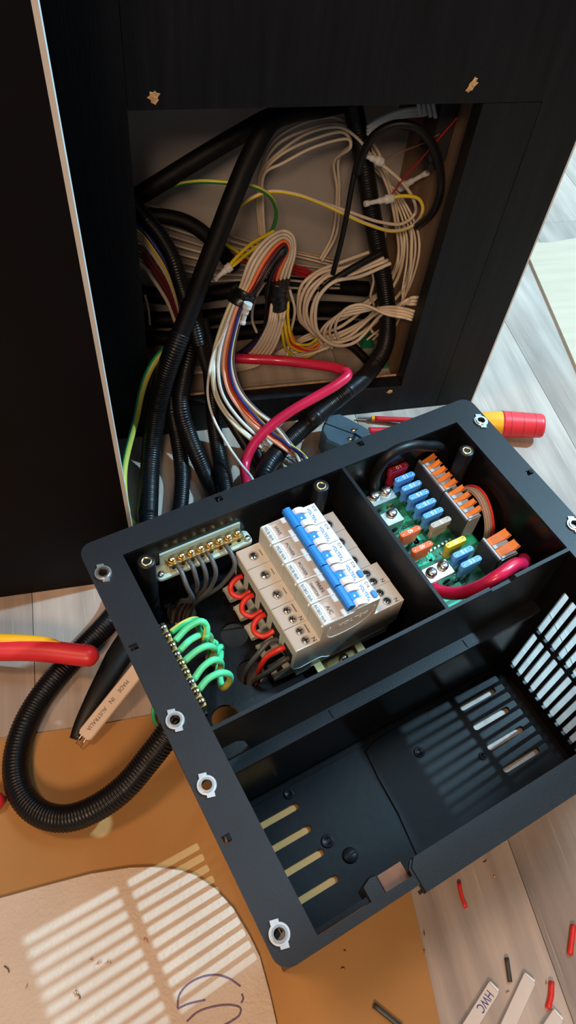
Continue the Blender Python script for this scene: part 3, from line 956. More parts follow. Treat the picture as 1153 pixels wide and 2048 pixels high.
# ================================================================== neutral bar and earth bar
nb = thing('neutral_bar', 'brass neutral bar with eight screws on a pale green base', 'busbar', 'b', (75, -3, 150))
part(MB().prism(rrect(36, -7.8, 112, 4.6, 3.5, 4), 150, 152.4, 0, .4), 'base', 'green_base', nb, label='pale green translucent base')
part(MB().box((42, -7.9, 152.4), (106, -6.4, 166), ch=.3), 'base_fence', 'green_base', nb)
part(MB().box((45, -5.6, 153), (105.5, 1.6, 160.5), ch=.4), 'bar', 'brass', nb)
for i in range(8):
    u = 49.2+7.42*i
    s_ = part(MB().lathe([(0, 164.6), (1.8, 164.4), (2.7, 163.2), (2.7, 161.8), (1.6, 161.6), (1.6, 160.2)], (u, -2.0, 0), 16), 'screw', 'brass', nb)
    part(MB().box((u-2.1, -2.4, 164.0), (u+2.1, -1.6, 164.9)), 'screw_slot', 'black_print', s_)
    part(MB().lathe([(1.5, 1.62), (1.5, 1.9), (0, 1.9)], (u, 0, 156.5), 12, axis='y'), 'wire_hole', 'slot_black', nb)
for u in (39.5, 108.8):
    part(MB().lathe([(0, 155), (1.8, 154.8), (2.4, 153.6), (2.4, 152.3)], (u, .6, 0), 14), 'mounting_screw', 'steel', nb)
for i, (k, e) in enumerate(((1.6, (50, 8)), (2.6, (53, 10)), (3.6, (54, 13)), (5.6, (56, 12)), (0.4, (46, 6)))):
    u = 49.2+7.42*k
    bwire('neutral_wire', ['second dark grey neutral wire from the corner screw post', 'middle dark grey neutral wire of the five on the neutral bar', 'second dark grey neutral wire from the HWS breaker', 'dark grey neutral wire nearest the HWS breaker', 'dark grey neutral wire nearest the corner screw post'][i], [(u, 1, 156), (u+.4, 6, 156), (u+.2, 12+i, 150), ((u+e[0])/2+6, 13+i*1.5, 134), (e[0]+4, e[1]+2, 117), (e[0], e[1], 102), (e[0]-2, e[1]-2, 70)], 1.75, 'wire_grey', 'grey neutral wires')

eb = thing('earth_bar', 'narrow brass earth bar with nine screws along the box wall', 'busbar', 'b', (20, 77, 165))
part(MB().box((18.2, 45, 163), (22.8, 109, 171), ch=.4), 'bar', 'brass', eb)
part(MB().box((17, 43, 158), (22.5, 111, 163)), 'base', 'black_plastic', eb)
for i in range(9):
    v = 49+7.05*i
    s_ = part(MB().lathe([(0, 174.8), (1.7, 174.6), (2.6, 173.5), (2.6, 172.2), (1.5, 172), (1.5, 170.8)], (20.4, v, 0), 16), 'screw', 'brass' if i % 3 else 'steel', eb)
    part(MB().box((20, v-2, 174.2), (20.8, v+2, 175.1)), 'screw_slot', 'black_print', s_)
zz = 300/1153
ez = lambda x, y, z: (lambda P: (P.x, P.y, z))(FB(300+x*zz, 1180+y*zz, z))
EW = [((195, 390), (290, 290), (390, 240), (432, 270), (437, 340), (425, 410)), ((228, 465), (310, 385), (400, 340), (450, 345), (470, 385), (455, 440)), ((268, 545), (350, 475), (430, 432), (485, 440), (498, 480), (470, 545)), ((338, 690), (400, 600), (480, 540), (535, 545), (548, 590), (520, 640)), ((378, 765), (440, 690), (530, 640), (600, 645), (618, 690), (560, 750))]
HEX = [(56+4.75*math.cos(q), 55+4.75*math.sin(q)) for q in (-math.pi/3, -.05, math.pi/3, 2*math.pi/3, 0)]
HEX[4] = (56-2.4, 55+4.1)
HEX[3] = (56+2.4, 55+4.1)
HEX[2] = (56+4.75, 55)
HEX[1] = (56+2.4, 55-4.1)
HEX[0] = (56, 55)
for i, w in enumerate(EW):
    zl = (168, 172, 173, 166, 152, 134)
    pts = [ez(x, y, z) for (x, y), z in zip(w, zl)]
    l = pts[-1]
    hx, hy = HEX[i]
    pts += [((l[0]+hx)/2, (l[1]+hy)/2, 126), (hx, hy, 117), (hx, hy, 109), (hx, hy, 101), (hx, hy, 85)]
    bwire('earth_wire', ['earth wire loop next to the straighter earth wire', 'second earth wire loop from the straighter earth wire', 'middle earth wire loop of the five on the earth bar', 'second earth wire loop from the cross divider', 'earth wire loop nearest the cross divider'][i], pts, 2.25, ['wire_lime', 'wire_gy_yellow'], 'earth wires in loops', stripe=.27, n=15, roll=1.5)
bwire('earth_wire', 'straighter green and yellow earth wire at the end of the earth bar', [ez(165, 325, 168), ez(240, 270, 170), ez(320, 232, 168), ez(370, 235, 158), ez(378, 300, 140), (52.5, 50.8, 121), (53.6, 50.9, 115), (53.6, 50.9, 109), (53.6, 50.9, 101), (53.6, 50.9, 85)], 2.2, ['wire_gy_yellow', 'wire_green'], stripe=.5, n=12)

# ================================================================== fuse board
PZ = 125.6
fb = thing('fuse_board', 'green fuse circuit board with lever terminals in the box corner', 'circuit board', 'b', (245, 55, 104))
part(MB().prism(rrect(198, -6.5, 285, 121, 1.5, 3), PZ-1.6, PZ), 'board', 'pcb_green', fb)
for a, b in ((203, 0), (281, 0), (203, 116), (281, 116)):
    part(MB().lathe([(3, 104), (3, PZ-1.6)], (a, b, 0), 12), 'stand_off', 'black_plastic', fb)
rnd = random.Random(5)
pad_rects = [(232, -7+10.1*i, 241, -1+10.1*i) for i in range(6)]+[(262, -7+10*i, 269, -2+10*i) for i in range(6)]+[(199, -3, 214, 2), (199, 14, 213, 20), (199, 37, 214, 41), (201, 55, 214, 60), (203, 66, 240, 72), (236, 42, 243, 58), (237, 60, 243, 68), (205, 98, 236, 103), (203, 106, 250, 110), (200, 113, 260, 118), (262, 61, 284, 70)]
for (a, b, c, d) in pad_rects:
    part(MB().prism([(a+1.5, b), (c, b), (c, d-1.5), (c-1.5, d), (a, d), (a, b+1.5)], PZ, PZ+.35), 'copper_pour', 'pcb_pad', fb)
dots = MB()
for _ in range(330):
    a = rnd.uniform(200, 283.5); b = rnd.uniform(-4, 118)
    dots.lathe([(.75, PZ), (.6, PZ+.8), (0, PZ+1.1)], (a, b, 0), 6)
part(dots, 'solder_joints', 'solder', fb, kind='stuff')
for q in range(7):
    part(MB().box((238+q*4, 59.5-q*.3, PZ), (240.4+q*4, 61.7-q*.3, PZ+2.6), ch=.3), 'capacitor', 'tin', fb)
def term(u0, v0, u1, v1, zt, screws):
    t = part(MB().box((u0, v0, PZ), (u1, v1, zt), ch=.7), 'screw_terminal', 'tin', fb, bevel=.2, seg=1)
    for (a, b) in screws:
        part(MB().lathe([(0, zt+4), (2.4, zt+3.8), (4.1, zt+2.6), (4.4, zt+1.4), (4.4, zt+.2), (2.5, zt)], (a, b, 0), 18), 'terminal_screw', 'steel', t)
        part(MB().box((a-3.2, b-.5, zt+3.2), (a+3.2, b+.5, zt+4.2)), 'screw_slot', 'grey_print', t)
    n = len(screws)
    for j in range(n):
        c = u0+(u1-u0)*(j+.5)/n
        part(MB().lathe([(3.3, v1-.1), (3.3, v1+.25), (0, v1+.25)], (c, 0, (PZ+zt)/2-1), 16, axis='y'), 'cable_hole', 'slot_black' if (u0, j) != (216, 1) else 'copper', t)
term(216, 1.3, 239.5, 13, 144, [(222, 4.5), (233, 4.5)])
term(215.5, 21, 232, 34, 144, [(225, 25)])
term(215.5, 78, 239.5, 91.5, 144, [(221.5, 84), (233, 83)])
part(MB().box((211, 24, PZ), (215.4, 33, 140), ch=.4), 'cable_stop', 'terminal_dark', fb)
def lever_block(u0, v0, u1, v1, zt, n, lw, ll):
    t = part(MB().box((u0, v0, PZ), (u0+4, v1, zt-1), ch=.3), 'lever_terminal', 'terminal_dark', fb)
    part(MB().box((u0+1, v0+.2, zt-1), (u0+2.6, v1-.2, zt+.6)), 'terminal_edge', 'terminal_grey', t)
    part(MB().box((u0+4, v0, PZ), (u1-1, v1, zt-6)), 'terminal_housing', 'terminal_grey', t)
    p = (v1-v0)/n
    for i in range(n):
        c = v0+p*(i+.5)
        prof = [(u0+2.5, zt-3), (u0+4.2, zt-.4), (u0+ll*.75, zt+2.2), (u0+ll, zt+4.6), (u0+ll+1.2, zt+3.2), (u0+ll*.8, zt-.8), (u0+5, zt-4.5)]
        part(MB().plate(prof, [], c-lw/2, c+lw/2, lambda a, b, d: (a, d, b)), 'lever', 'lever_orange', t, bevel=.45, seg=2)
        part(MB().plate([(u0+2.6, zt-6), (u0+3.0, zt+1.2), (u1-1.2, zt+1.0), (u1, zt-1), (u1, PZ+2), (u0+2.6, PZ+2)], [], c+lw/2+.5, min(v1, c+p-lw/2-.5), lambda a, b, d: (a, d, b)), 'terminal_rib', 'terminal_grey', t, bevel=.2, seg=1)
    part(MB().box((u0+2.5, v1, PZ+1), (u1, v1+.9, zt-.5)), 'end_plate', 'terminal_grey', t)
    return t
lever_block(270, -6.3, 284.6, 29.4, 152, 5, 3.4, 13.8)
lever_block(270, 30.2, 284.6, 60.4, 152, 4, 3.4, 15.5)
lever_block(270.2, 79.5, 288.5, 101.5, 152, 2, 6.6, 20)
for a in (282,):
    tt = part(MB().box((272, 29.4, PZ), (279, 30.2, 153)), 'spacer', 'terminal_dark', fb)

# blade fuses, each pulled out on its own
def fuse(u, v, m, num, label, group=None, dz=0):
    f = thing('blade_fuse', label, 'fuse', 'b', (u, v, PZ), group)
    st = rrect(u-9.6, v-2.4, u+9.6, v+2.4, 2.0, 4)
    bd = part(MB().prism(st, 144.5+dz, 150.3+dz, 0, .5), 'cap', m, f)
    part(MB().box((u-8, v-1.7, 134), (u+8, v+1.7, 144.5+dz), ch=.5), 'body', m, f)
    for du in (-5.2, 5.2):
        part(MB().box((u+du-2.3, v-.4, PZ), (u+du+2.3, v+.4, 134.2)), 'blade', 'tin', f)
        part(MB().lathe([(.95, 150.2+dz), (.8, 150.5+dz), (0, 150.45+dz)], (u+du*1.35, v, 0), 10), 'test_point', 'tin', bd)
    text(num, 4.6 if len(num) > 1 else 2.2, 'white_print', f, (u, v, 150.4+dz), (-1, 0, 0), (0, 1, 0), height=3.0)
fuse(249.4, -5.3, 'fuse_red', '10', 'dark red blade fuse marked 10 at the end of the fuse row', dz=5.4)
names5 = ['blue blade fuse marked 15 beside the dark red fuse', 'second blue blade fuse from the dark red fuse, marked 15', 'middle blue blade fuse of the row of five, marked 15',
          'blue blade fuse marked 15, second from the brown fuse', 'blue blade fuse marked 15 beside the brown fuse']
for i in range(5):
    fuse(252.2, 2.0+9.9*i, 'fuse_blue', '15', names5[i], 'blue fuses in a row')
fuse(252.5, 51.6, 'fuse_brown', '5', 'brown grey blade fuse marked 5 after the row of blue fuses')
fuse(225.6, 48.2, 'fuse_orange', '40', 'orange blade fuse marked 40 next to the single screw terminal', 'orange fuses')
fuse(225.6, 64, 'fuse_orange', '40', 'orange blade fuse marked 40 next to the double screw terminal with red cable', 'orange fuses')
fuse(251.8, 72, 'fuse_yellow', '20', 'yellow blade fuse marked 20')
fuse(251.6, 81.8, 'fuse_blue', '15', 'blue blade fuse marked 15 beside the yellow fuse', 'blue fuses by the yellow fuse')
fuse(251.8, 91.6, 'fuse_blue', '15', 'blue blade fuse marked 15 beside the thick red cable', 'blue fuses by the yellow fuse')

# power cables and signal wires of the fuse board
def fbz(x, y, z):
    P = FB(x, y, z)
    return (P.x, P.y, z)
bwire('black_cable', 'glossy thick black cable arching from the screw terminal over the fuse board', [(229, 3.5, 131), (228.6, -2.2, 134), (226.4, -3.3, 146), (225, -3.4, 158), (226.4, -3.4, 172), (232, -3.3, 181), (243, -3.3, 184), (256, -3.3, 181.5), (269, -3.3, 174.5), (283, -3.3, 167), (292.5, -3.3, 157), (295.6, -3.2, 140), (295.6, -3.2, 109)], 4.4, 'rubber', cat='cable', n=16, pin=True)
bwire('red_cable', 'thick glossy red cable from the screw terminal over the divider notch', [(222, 90, 135), fbz(868, 1176, 135), fbz(885, 1184, 138), fbz(920, 1186, 146), fbz(960, 1174, 158), fbz(1000, 1150, 168), fbz(1030, 1130, 167), fbz(1045, 1128, 158), (295, 106, 142), (296, 108, 108)], 5.0, 'battery_red', cat='cable', n=16, pin=True)
for i in range(7):
    ku, kz = [(0, 0), (1, 0), (2, 0), (3, 0), (0, 1), (1, 1), (2, 1)][i]
    o, h = ku*2.15, kz*2.2
    if i == 6: o = 3*2.15
    bwire('signal_wire', 'tan signal wire curving behind the orange lever terminals' if i < 6 else 'red signal wire curving outermost behind the orange lever terminals', [(288.5+o, 28.7-kz*2.2, 128), (290+o, 30.4-kz*1.8, 142+kz*1.2), (291.5+o, 38, 151+h), (291.8+o, 48, 152+h), (290.4+o, 60, 147+h), (289.6+o, 68+kz*1.9, 136+kz*1.1), (289.4+o, 73+kz*2.3, 114)], 1.0, 'wire_tan' if i < 6 else 'wire_red', 'tan signal wires' if i < 6 else None, pin=True)

# ================================================================== hoses and cables coming out of the cabinet
ch_ = lambda *l: [V(*p, 10) if len(p) == 3 else Vector(p[1]) if p[0] == 'w' else p for p in l]
def PV(l, r=3):
    out = []
    for p in l:
        if isinstance(p, Vector): out.append(p)
        else: out.append(V(p[0], p[1], p[2], r))
    return out
# smooth upper tube of the big conduit, then its corrugated lower half running round the box to the loop
wire('conduit', 'smooth black conduit hanging down the middle of the cabinet opening', 'conduit',
     PV([(690, 205, 140), (640, 216, 120), (580, 226, 95), (540, 245, 80), (500, 315, 62), (468, 390, 45), (437, 470, 32), (408, 545, 20), (380, 620, 8), (358, 675, -2)], 8), 8.8, 'conduit_black', n=18)
hose('corrugated_hose', 'corrugated black hose running from the cabinet opening round the box into a floor loop', 'hose',
     PV([(361, 667, 0), (352, 690, -6), (332, 745, -14), (315, 810, -22), (306, 870, -34), (300, 940, -60), (297, 1000, -90), (293, 1060, -115)], 10) +
     [F(286, 1115, 10), F(262, 1180, 10), F(225, 1236, 11), F(182, 1282, 11), F(130, 1335, 10), F(78, 1400, 10), F(44, 1465, 10), F(30, 1535, 11), F(42, 1590, 13), F(80, 1628, 17), F(130, 1638, 22), F(190, 1618, 30), F(250, 1575, 40), F(300, 1515, 52), F(335, 1470, 62), F(352, 1440, 66), bw(14, 92, 68)], 10.2)
wire('conduit', 'smooth black conduit branching off towards the opening side', 'conduit',
     PV([(600, 215, 128), (540, 236, 120), (460, 280, 112), (380, 328, 104), (300, 378, 96), (255, 405, 92)], 8), 8.4, 'conduit_black', n=18)
hose('corrugated_hose', 'corrugated black hose curving down inside the opening beside the stile', 'hose',
     PV([(250, 385, 100), (285, 430, 80), (318, 468, 66), (345, 515, 52), (362, 570, 40), (382, 630, 28), (398, 690, 18)], 8), 7.6)
wire('conduit', 'bent black conduit behind the hanging conduit', 'conduit', PV([(270, 432, 120), (320, 432, 118), (370, 443, 114), (410, 468, 108), (440, 500, 104), (470, 535, 100)], 8), 7.4, 'conduit_black', n=16)
hose('corrugated_hose', 'corrugated black hose with a kink lying between the panel and the box', 'hose',
     PV([(384, 560, 60), (388, 630, 40), (380, 700, 16), (368, 760, 0), (362, 800, -10), (366, 835, -22), (378, 870, -34), (392, 905, -50), (410, 945, -66), (428, 985, -84), (440, 1012, -96)], 9) + [bw(90, -14, 60)], 8.8)
hose('corrugated_hose', 'corrugated black hose running straight to the box beside the kinked hose', 'hose',
     PV([(345, 720, 24), (342, 780, 2), (346, 830, -12), (356, 880, -32), (364, 940, -60), (362, 1000, -88), (356, 1045, -105)], 9) + [bw(55, -16, 50)], 8.2)
hose('corrugated_hose', 'corrugated black hose beneath the white wires', 'hose',
     PV([(400, 640, 36), (418, 720, 8), (425, 800, -6), (430, 860, -22), (440, 920, -48), (450, 975, -76), (455, 1000, -90)], 9) + [bw(105, -14, 60)], 8.0)
wire('black_cable', 'smooth black cable bending over the sill beside the white wires', 'cable', PV([(392, 610, 46), (400, 680, 14), (412, 730, 2), (430, 775, -8), (455, 830, -20), (485, 880, -40), (515, 930, -62), (540, 975, -80)], 6) + [bw(135, -14, 70)], 5.4, 'rubber', n=14)
wire('black_cable', 'slim black cable under the white wires and the red battery cable', 'cable', PV([(430, 740, 0), (450, 790, -14), (480, 840, -30), (510, 890, -52), (530, 940, -74), (545, 965, -84)], 5) + [bw(140, -14, 80)], 4.2, 'rubber', n=14)
hose('corrugated_hose', 'thick corrugated black hose down the inner side of the cabinet and out to the box', 'hose',
     PV([(705, 205, 120), (720, 280, 112), (735, 370, 102), (750, 460, 92), (768, 560, 76), (776, 640, 58), (770, 695, 40), (738, 745, 22), (693, 784, 2), (641, 825, -16), (597, 865, -36), (558, 903, -56), (533, 938, -74)], 11) + [bw(126, -38, 14)], 9.6)
wire('battery_cable', 'thick red battery cable bent out of the opening towards the box', 'cable',
     PV([(340, 700, 70), (400, 708, 62), (470, 716, 52), (560, 721, 40), (630, 729, 24), (680, 738, 8), (696, 749, -4), (676, 768, -14), (630, 795, -24), (580, 824, -34), (535, 858, -44), (505, 893, -56), (490, 932, -70), (494, 968, -86)], 5) + [bw(110, -16, 100)], 5.3, 'battery_red', n=16)
wire('earth_cable', 'long green and yellow earth wire drooping along the panel to the floor', 'wire',
     PV([(385, 692, 40), (355, 692, 20), (325, 704, 2), (300, 738, -10), (283, 785, -18), (273, 835, -24), (258, 890, -40), (248, 940, -60), (250, 1000, -88), (262, 1055, -112)], 3) + [F(270, 1110, 3), F(262, 1180, 3)], 3.4, ['wire_gy_yellow', 'wire_green'], stripe=.5, n=14)

# ---------------------------------------------------------------- loom of coloured wires falling out of the opening
ks = [(-4, 'wire_pale', 'pale yellow'), (-1, 'wire_white', 'white'), (2.5, 'wire_white', 'white'), (6, 'wire_white', 'white'), (9.5, 'wire_silver', 'grey'), (12.5, 'wire_white', 'white'), (15, 'wire_peach', 'peach'), (18, 'wire_orange', 'orange'), (20.5, 'wire_red', 'red'), (24, 'wire_navy', 'navy blue'), (26, 'wire_yellow', 'yellow'), (31, 'wire_cream', 'cream'), (34, 'wire_brown', 'brown')]
# axis of the loom: pixel, depth; the wires fan across it
axis = [(477, 601, 13), (467, 626, 9), (456, 660, 4), (446, 700, -2), (443, 740, -8), (452, 785, -16), (482, 830, -28), (530, 876, -44), (568, 903, -58), (600, 925, -72)]
fan = [(.8, .1), (.85, .15), (1.0, .1), (1.15, .0), (1.25, -.2), (1.3, -.7), (1.0, -1.15), (.6, -1.2), (.5, -1.1), (.45, -1.0)]
for i, (k, m, cname) in enumerate(ks):
    kk = k-11
    pts = PV([(x+kk*fx, y+kk*fy, d+(i % 3)*3.5+(max(0, 0*q) if cname in ('peach', 'orange', 'yellow', 'navy blue') else 0)) for q, ((x, y, d), (fx, fy)) in enumerate(zip(axis, fan))], 3)+[bw(150+i*1.6, -14-(i % 3)*3.5, 120)]
    if cname in ('cream', 'brown'):
        o = 0 if cname == 'cream' else 5
        pts = PV([(489+o, 604, 13), (481+o, 628, 9), (470+o, 662, 4), (462+o, 700, -2), (464+o, 742, -8), (480+o, 785, -16), (512+o, 822, -26), (545+o, 848, -38), (572+o, 880, -54), (594+o, 912, -68)], 3)+[bw(170+i, -15, 120)]
    wire('loom_wire', 'thin %s wire of the loom falling from the opening into the box' % cname, 'wire', pts, 1.7, m, 'wires of the falling loom', n=7)
wire('loom_wire', 'single white wire hanging apart from the loom over the black cables', 'wire', PV([(470, 604, 12), (459, 634, 7), (446, 670, 2), (428, 705, -4), (419, 745, -10), (416, 790, -18), (428, 838, -28), (456, 890, -56), (482, 928, -84), (505, 958, -112)], 3)+[bw(122, -15, 140)], 1.4, 'wire_white', n=7)
# crest of the loom and its second leg going back down inside the cabinet
legs = [('wire_cream', 'cream', 0), ('wire_cream', 'cream', .13), ('wire_cream', 'cream', .26), ('wire_cream', 'cream', .4), ('wire_cream', 'cream', .52), ('wire_cream', 'cream', .64), ('wire_red', 'red', .78), ('wire_maroon', 'maroon', .9), ('wire_navy', 'navy blue', .95), ('wire_orange', 'orange', .7), ('wire_black', 'black', 1.0)]
rank = sorted(range(len(legs)), key=lambda q: legs[q][2])
for i, (m, cname, f) in enumerate(legs):
    rk = rank.index(i)
    f = rk/(len(legs)-1)
    ly = (rk % 2)*3.3
    top = [(477+f*26, 586+f*6, 15), (484+f*33, 566+f*8, 18+f*3), (500+f*42, 522+f*10, 24+f*5), (532+f*34, 480+f*20, 36+f*5), (566+f*6, 462+f*34, 46), (586-f*14, 472+f*34, 50-f*5), (590-f*30, 505+f*14, 52-f*6), (580-f*36, 545, 53-f*6), (570-f*34, 585, 53-f*6), (566-f*34, 622, 53-f*5)]
    LG = [0, 1, 2, 7, 8, 10]
    j = LG.index(i) if i in LG else 0
    if i in LG:
        end = [(550-j*5, 662, 60), (526-j*8, 700, 72), (490-j*10, 724+j, 86), (430-j*8, 736+j*2, 94)]
    else:
        end = [(562+i*2, 662, 54), (570+i*3, 690, 56), (596+i*4, 706-i, 64), (654, 702-i*4, 78)]
    top = [(x_, y_, d_+ly) for x_, y_, d_ in top]
    wire('looped_wire', 'thin %s wire bent over in the taped crest of the loom' % cname, 'wire', PV(top+end, 3), 1.55, m, 'wires of the taped crest', n=7)
for i in range(3):
    wire('yellow_wire', 'yellow wire running from the tape wrap to the cabinet floor', 'wire', PV([(558+i*6, 606, 44), (562+i*7, 640, 44), (566+i*8, 672, 46), (574+i*10, 700-i*6, 56), (604+i*8, 716-i*14, 62), (640, 700-i*14, 72)], 3), 1.6, 'wire_yellow', 'yellow wires below the tape', n=8)
for (c, d, lb) in (((487, 580), (473, 606), 'black tape wrap on the falling side of the loom crest'), ((553, 560), (550, 612), 'black tape wrap on the returning side of the loom crest')):
    a = V(c[0], c[1], 17 if c[0] < 500 else 50); b = V(d[0], d[1], 12 if c[0] < 500 else 50)
    TAPES.append((a, b, lb))

# ---------------------------------------------------------------- loose wires inside the cabinet
def inner(label, l, r=1.5, m='wire_cream', group=None, name='loose_wire', cat='wire', **kw):
    return wire(name, label, cat, PV(l, r+.3), r, m, group, n=kw.pop('n', 7), **kw)
inner('dark green wire arching across the upper half of the opening', [(270, 408, 110), (300, 392, 100), (345, 372, 88), (400, 363, 78), (450, 365, 74), (505, 372, 76), (538, 390, 82), (553, 420, 90), (548, 452, 98), (532, 480, 105)], 2.0, ['wire_darkgreen', 'wire_gy_yellow'], stripe=.2, n=10)
inner('yellow wire arching from the loom over to the white connector', [(520, 530, 110), (470, 500, 104), (442, 478, 98), (445, 450, 92), (466, 425, 86), (500, 398, 82), (540, 383, 80), (590, 388, 78), (640, 405, 76), (690, 428, 74), (735, 448, 74), (790, 462, 78), (830, 448, 86), (846, 420, 84), (838, 398, 84), (806, 392, 83), (782, 396, 82)], 1.8, ['wire_yellow', 'wire_cream'], stripe=.55, n=9)
inner('cream wire running with the yellow one to the upper connector', [(600, 392, 84), (650, 407, 80), (700, 424, 78), (760, 444, 80), (806, 447, 84), (830, 428, 90), (828, 400, 84), (806, 366, 84), (778, 340, 84), (758, 325, 84)], 1.7)
for i, (a, b) in enumerate((((548, 462), (462, 528)), ((540, 476), (468, 530)))):
    inner('yellow wire ending in the small white crimp connector', [(a[0], a[1], 96), ((a[0]+b[0])/2-6, (a[1]+b[1])/2-4+i*6, 72), (b[0], b[1], 50), (456, 538, 46)], 1.8, 'wire_yellow', 'yellow wires of the crimp')
random.seed(11)
G = 'cream wires inside the cabinet'
def jit(l, k, dx, dy, dz=2):
    return [(x+dx*k+random.uniform(-3, 3), y+dy*k+random.uniform(-3, 3), z+dz*k) for x, y, z in l]
arch = [(520, 470, 138), (512, 405, 136), (520, 340, 132), (552, 280, 128), (605, 245, 124), (665, 235, 120), (715, 252, 118), (752, 300, 118), (780, 370, 116), (796, 440, 112), (802, 510, 108), (786, 560, 104), (735, 605, 100), (672, 640, 94)]
for k in range(5):
    l = [(x+(8*k if 3 < i < 7 else 3*k)*(1 if i < 6 else -.4), y+(11*k if 2 < i < 8 else 2*k), max(40, z-4*k)) for i, (x, y, z) in enumerate(arch)]
    if k > 2: l = l[:7]+[(704-8*k, 300+5*k, 122), (692-4*k, 380, 132), (682-4*k, 470, 138), (656-4*k, 520, 134)]
    inner('%s cream wire arching over the back of the cabinet' % ['outermost', 'second outermost', 'middle', 'second innermost', 'innermost'][k], jit(l, 0, 0, 0), 1.5, 'wire_cream', 'cream wires arching at the back')
coil = [(760, 515, 90), (700, 540, 86), (650, 555, 80), (618, 585, 74), (608, 625, 72), (620, 660, 72), (650, 680, 74), (690, 672, 80), (735, 640, 90), (770, 600, 100), (800, 555, 108), (812, 500, 116), (808, 450, 124)]
for k in range(6):
    l = [(x+k*7-14, y+k*5-14, z-k*5) for x, y, z in coil]
    jt = lambda q: [p if isinstance(p, Vector) else (p[0]+random.uniform(-3, 3), p[1]+random.uniform(-3, 3), p[2]) for p in q]
    if k % 2: l = l[:8]+[(745+k*3, 628, 82-k*3), (792, 606+k*2, 62-k*3), Vector((184.5, 34, 121+k*2)), Vector((191, 33, 121+k*2))]
    inner('cream wire coiled in the lower corner of the cabinet', jt(l), 1.95, 'wire_cream', 'cream coiled wires')
    if k % 2: JOBS[-1]['tail'] = True
for k in range(4):
    inner('cream wire reaching sideways from the coil to the inner side', [(655+k*10, 700-k*3, 72-k*3.6), (638+k*11, 672-k*6, 64-k*3.6), (664+k*9, 640-k*7, 60-k*3.6), (722, 624-k*5, 58-k*3.6), (776, 614+k*5, 48-k*3), (808, 617+k*6, 36-k*2), Vector((186.5, 25.5, 120-k*3.7)), Vector((191, 25.5, 119-k*3.7))], 1.6, 'wire_cream', 'cream wires to the inner side')
    JOBS[-1]['tail'] = True
for k, l in enumerate(([(740, 530, 84), (748, 560, 86), (742, 590, 88), (748, 620, 96), (720, 655, 100), (705, 690, 100), (735, 715, 90)], [(755, 640, 96), (742, 655, 92), (752, 668, 90), (772, 660, 92), (768, 645, 96)],
                       [(528, 568, 60), (510, 600, 58), (505, 640, 58), (514, 665, 58)], [(580, 580, 56), (590, 620, 54), (582, 665, 56), (574, 715, 60)])):
    inner(['cream wire drooping in front of the green components', 'small cream wire loop above the green components', 'single cream wire loop beside the taped loom, stile side', 'single cream wire beside the taped loom, coil side'][k], l, 1.5)
for k in range(9):
    y0 = 545+k*13
    inner('cream wire lying along the cabinet floor towards the loom', [(650+4*k, 660+k*3, 110-k*5), (620, 668+k*5, 105-k*5), (580-k*5, 690+k*4, 100-k*5), (520-k*6, 722+k*2, 96-k*4), (440, 735+k, 90-k*3), (360-k*3, 730+k*2, 84-k*3)], 1.6, 'wire_cream' if k not in (3,) else 'wire_violet', 'cream wires along the floor' if k != 3 else None) if k != 3 else inner('violet wire lying along the cabinet floor', [(650, 690, 90), (620, 700, 85), (585, 706, 80), (520, 726, 76), (440, 738, 74)], 1.5, 'wire_violet')
for k in range(9):
    inner('cream flat wire crossing behind the hanging conduit', [(255, 400+k*16, 130), (330, 420+k*16, 136), (410, 450+k*14, 140), (490, 480+k*10, 142), (580, 500+k*9+random.uniform(-8, 8), 144), (680, 520+k*7, 146)], 1.9, 'wire_cream' if k % 3 else 'wire_tan', 'cream wires crossing at the back', flat=(1, .6))
for k, (m, lb) in enumerate((('wire_navy', 'navy blue'), ('wire_yellow', 'yellow'), ('wire_cream', 'cream'), ('wire_cream', 'pale cream'), ('wire_maroon', 'maroon'), ('wire_maroon', 'dark maroon'), ('wire_cream', 'light cream'))):
    d = (0, 8, 14, 22, 40, 54, 72)[k]
    inner('%s wire curving down behind the opening edge, beside the corrugated hose' % lb, [(262, 442+d, 66+4.2*k), (285, 460+d, 62+4.2*k), (310, 492+d, 58+4.2*k), (334, 530+d, 54+4.2*k), (352, 575+d, 52+4.2*k), (362, 620+d*.7, 50+4.2*k), (366, 670+d*.4, 48+4.2*k)], 2.0, m)
inner('thin pale wire beside the stile near the sill', [(290, 590, 60), (297, 620, 56), (300, 650, 54)], 1.2, 'wire_cream')
inner('thin black glossy cable hanging in the middle of the opening', [(722, 300, 90), (712, 335, 84), (702, 385, 78), (692, 440, 72), (680, 495, 66), (666, 548, 60)], 2.6, 'rubber', n=10)
inner('black cable bent into a ring against the inner side', [(716, 345, 76), (728, 305, 70), (752, 268, 64), (790, 249, 60), (830, 252, 56), (862, 282, 54), (880, 330, 54), (881, 385, 58), (866, 425, 64), (836, 452, 80)], 3.8, 'rubber', n=12)
inner('black cable reaching from the thick hose down to the coil', [(765, 505, 70), (735, 520, 66), (700, 540, 60), (672, 558, 56), (640, 585, 60)], 3.6, 'rubber', n=10)
for k in range(2):
    inner('thin dark red wire from the black relay box to a connector', [(915, 235, 52), (885, 270, 62), (850, 310, 82), (810, 355, 82), (785, 388, 82)] if k else [(880, 268, 84), (850, 285, 84), (800, 305, 84), (764, 320, 84)], .8, 'wire_dark_red' if k else 'wire_brown', 'thin wires to the connectors')
for k in range(3):
    inner('dark red wire crossing behind the taped loom', [(430, 508+k*5, 120), (480, 512+k*5, 118), (540, 520+k*6, 116), (600, 535+k*7, 116), (640, 552+k*8, 118)], 1.7, 'wire_dark_red', 'dark red wires at the back')
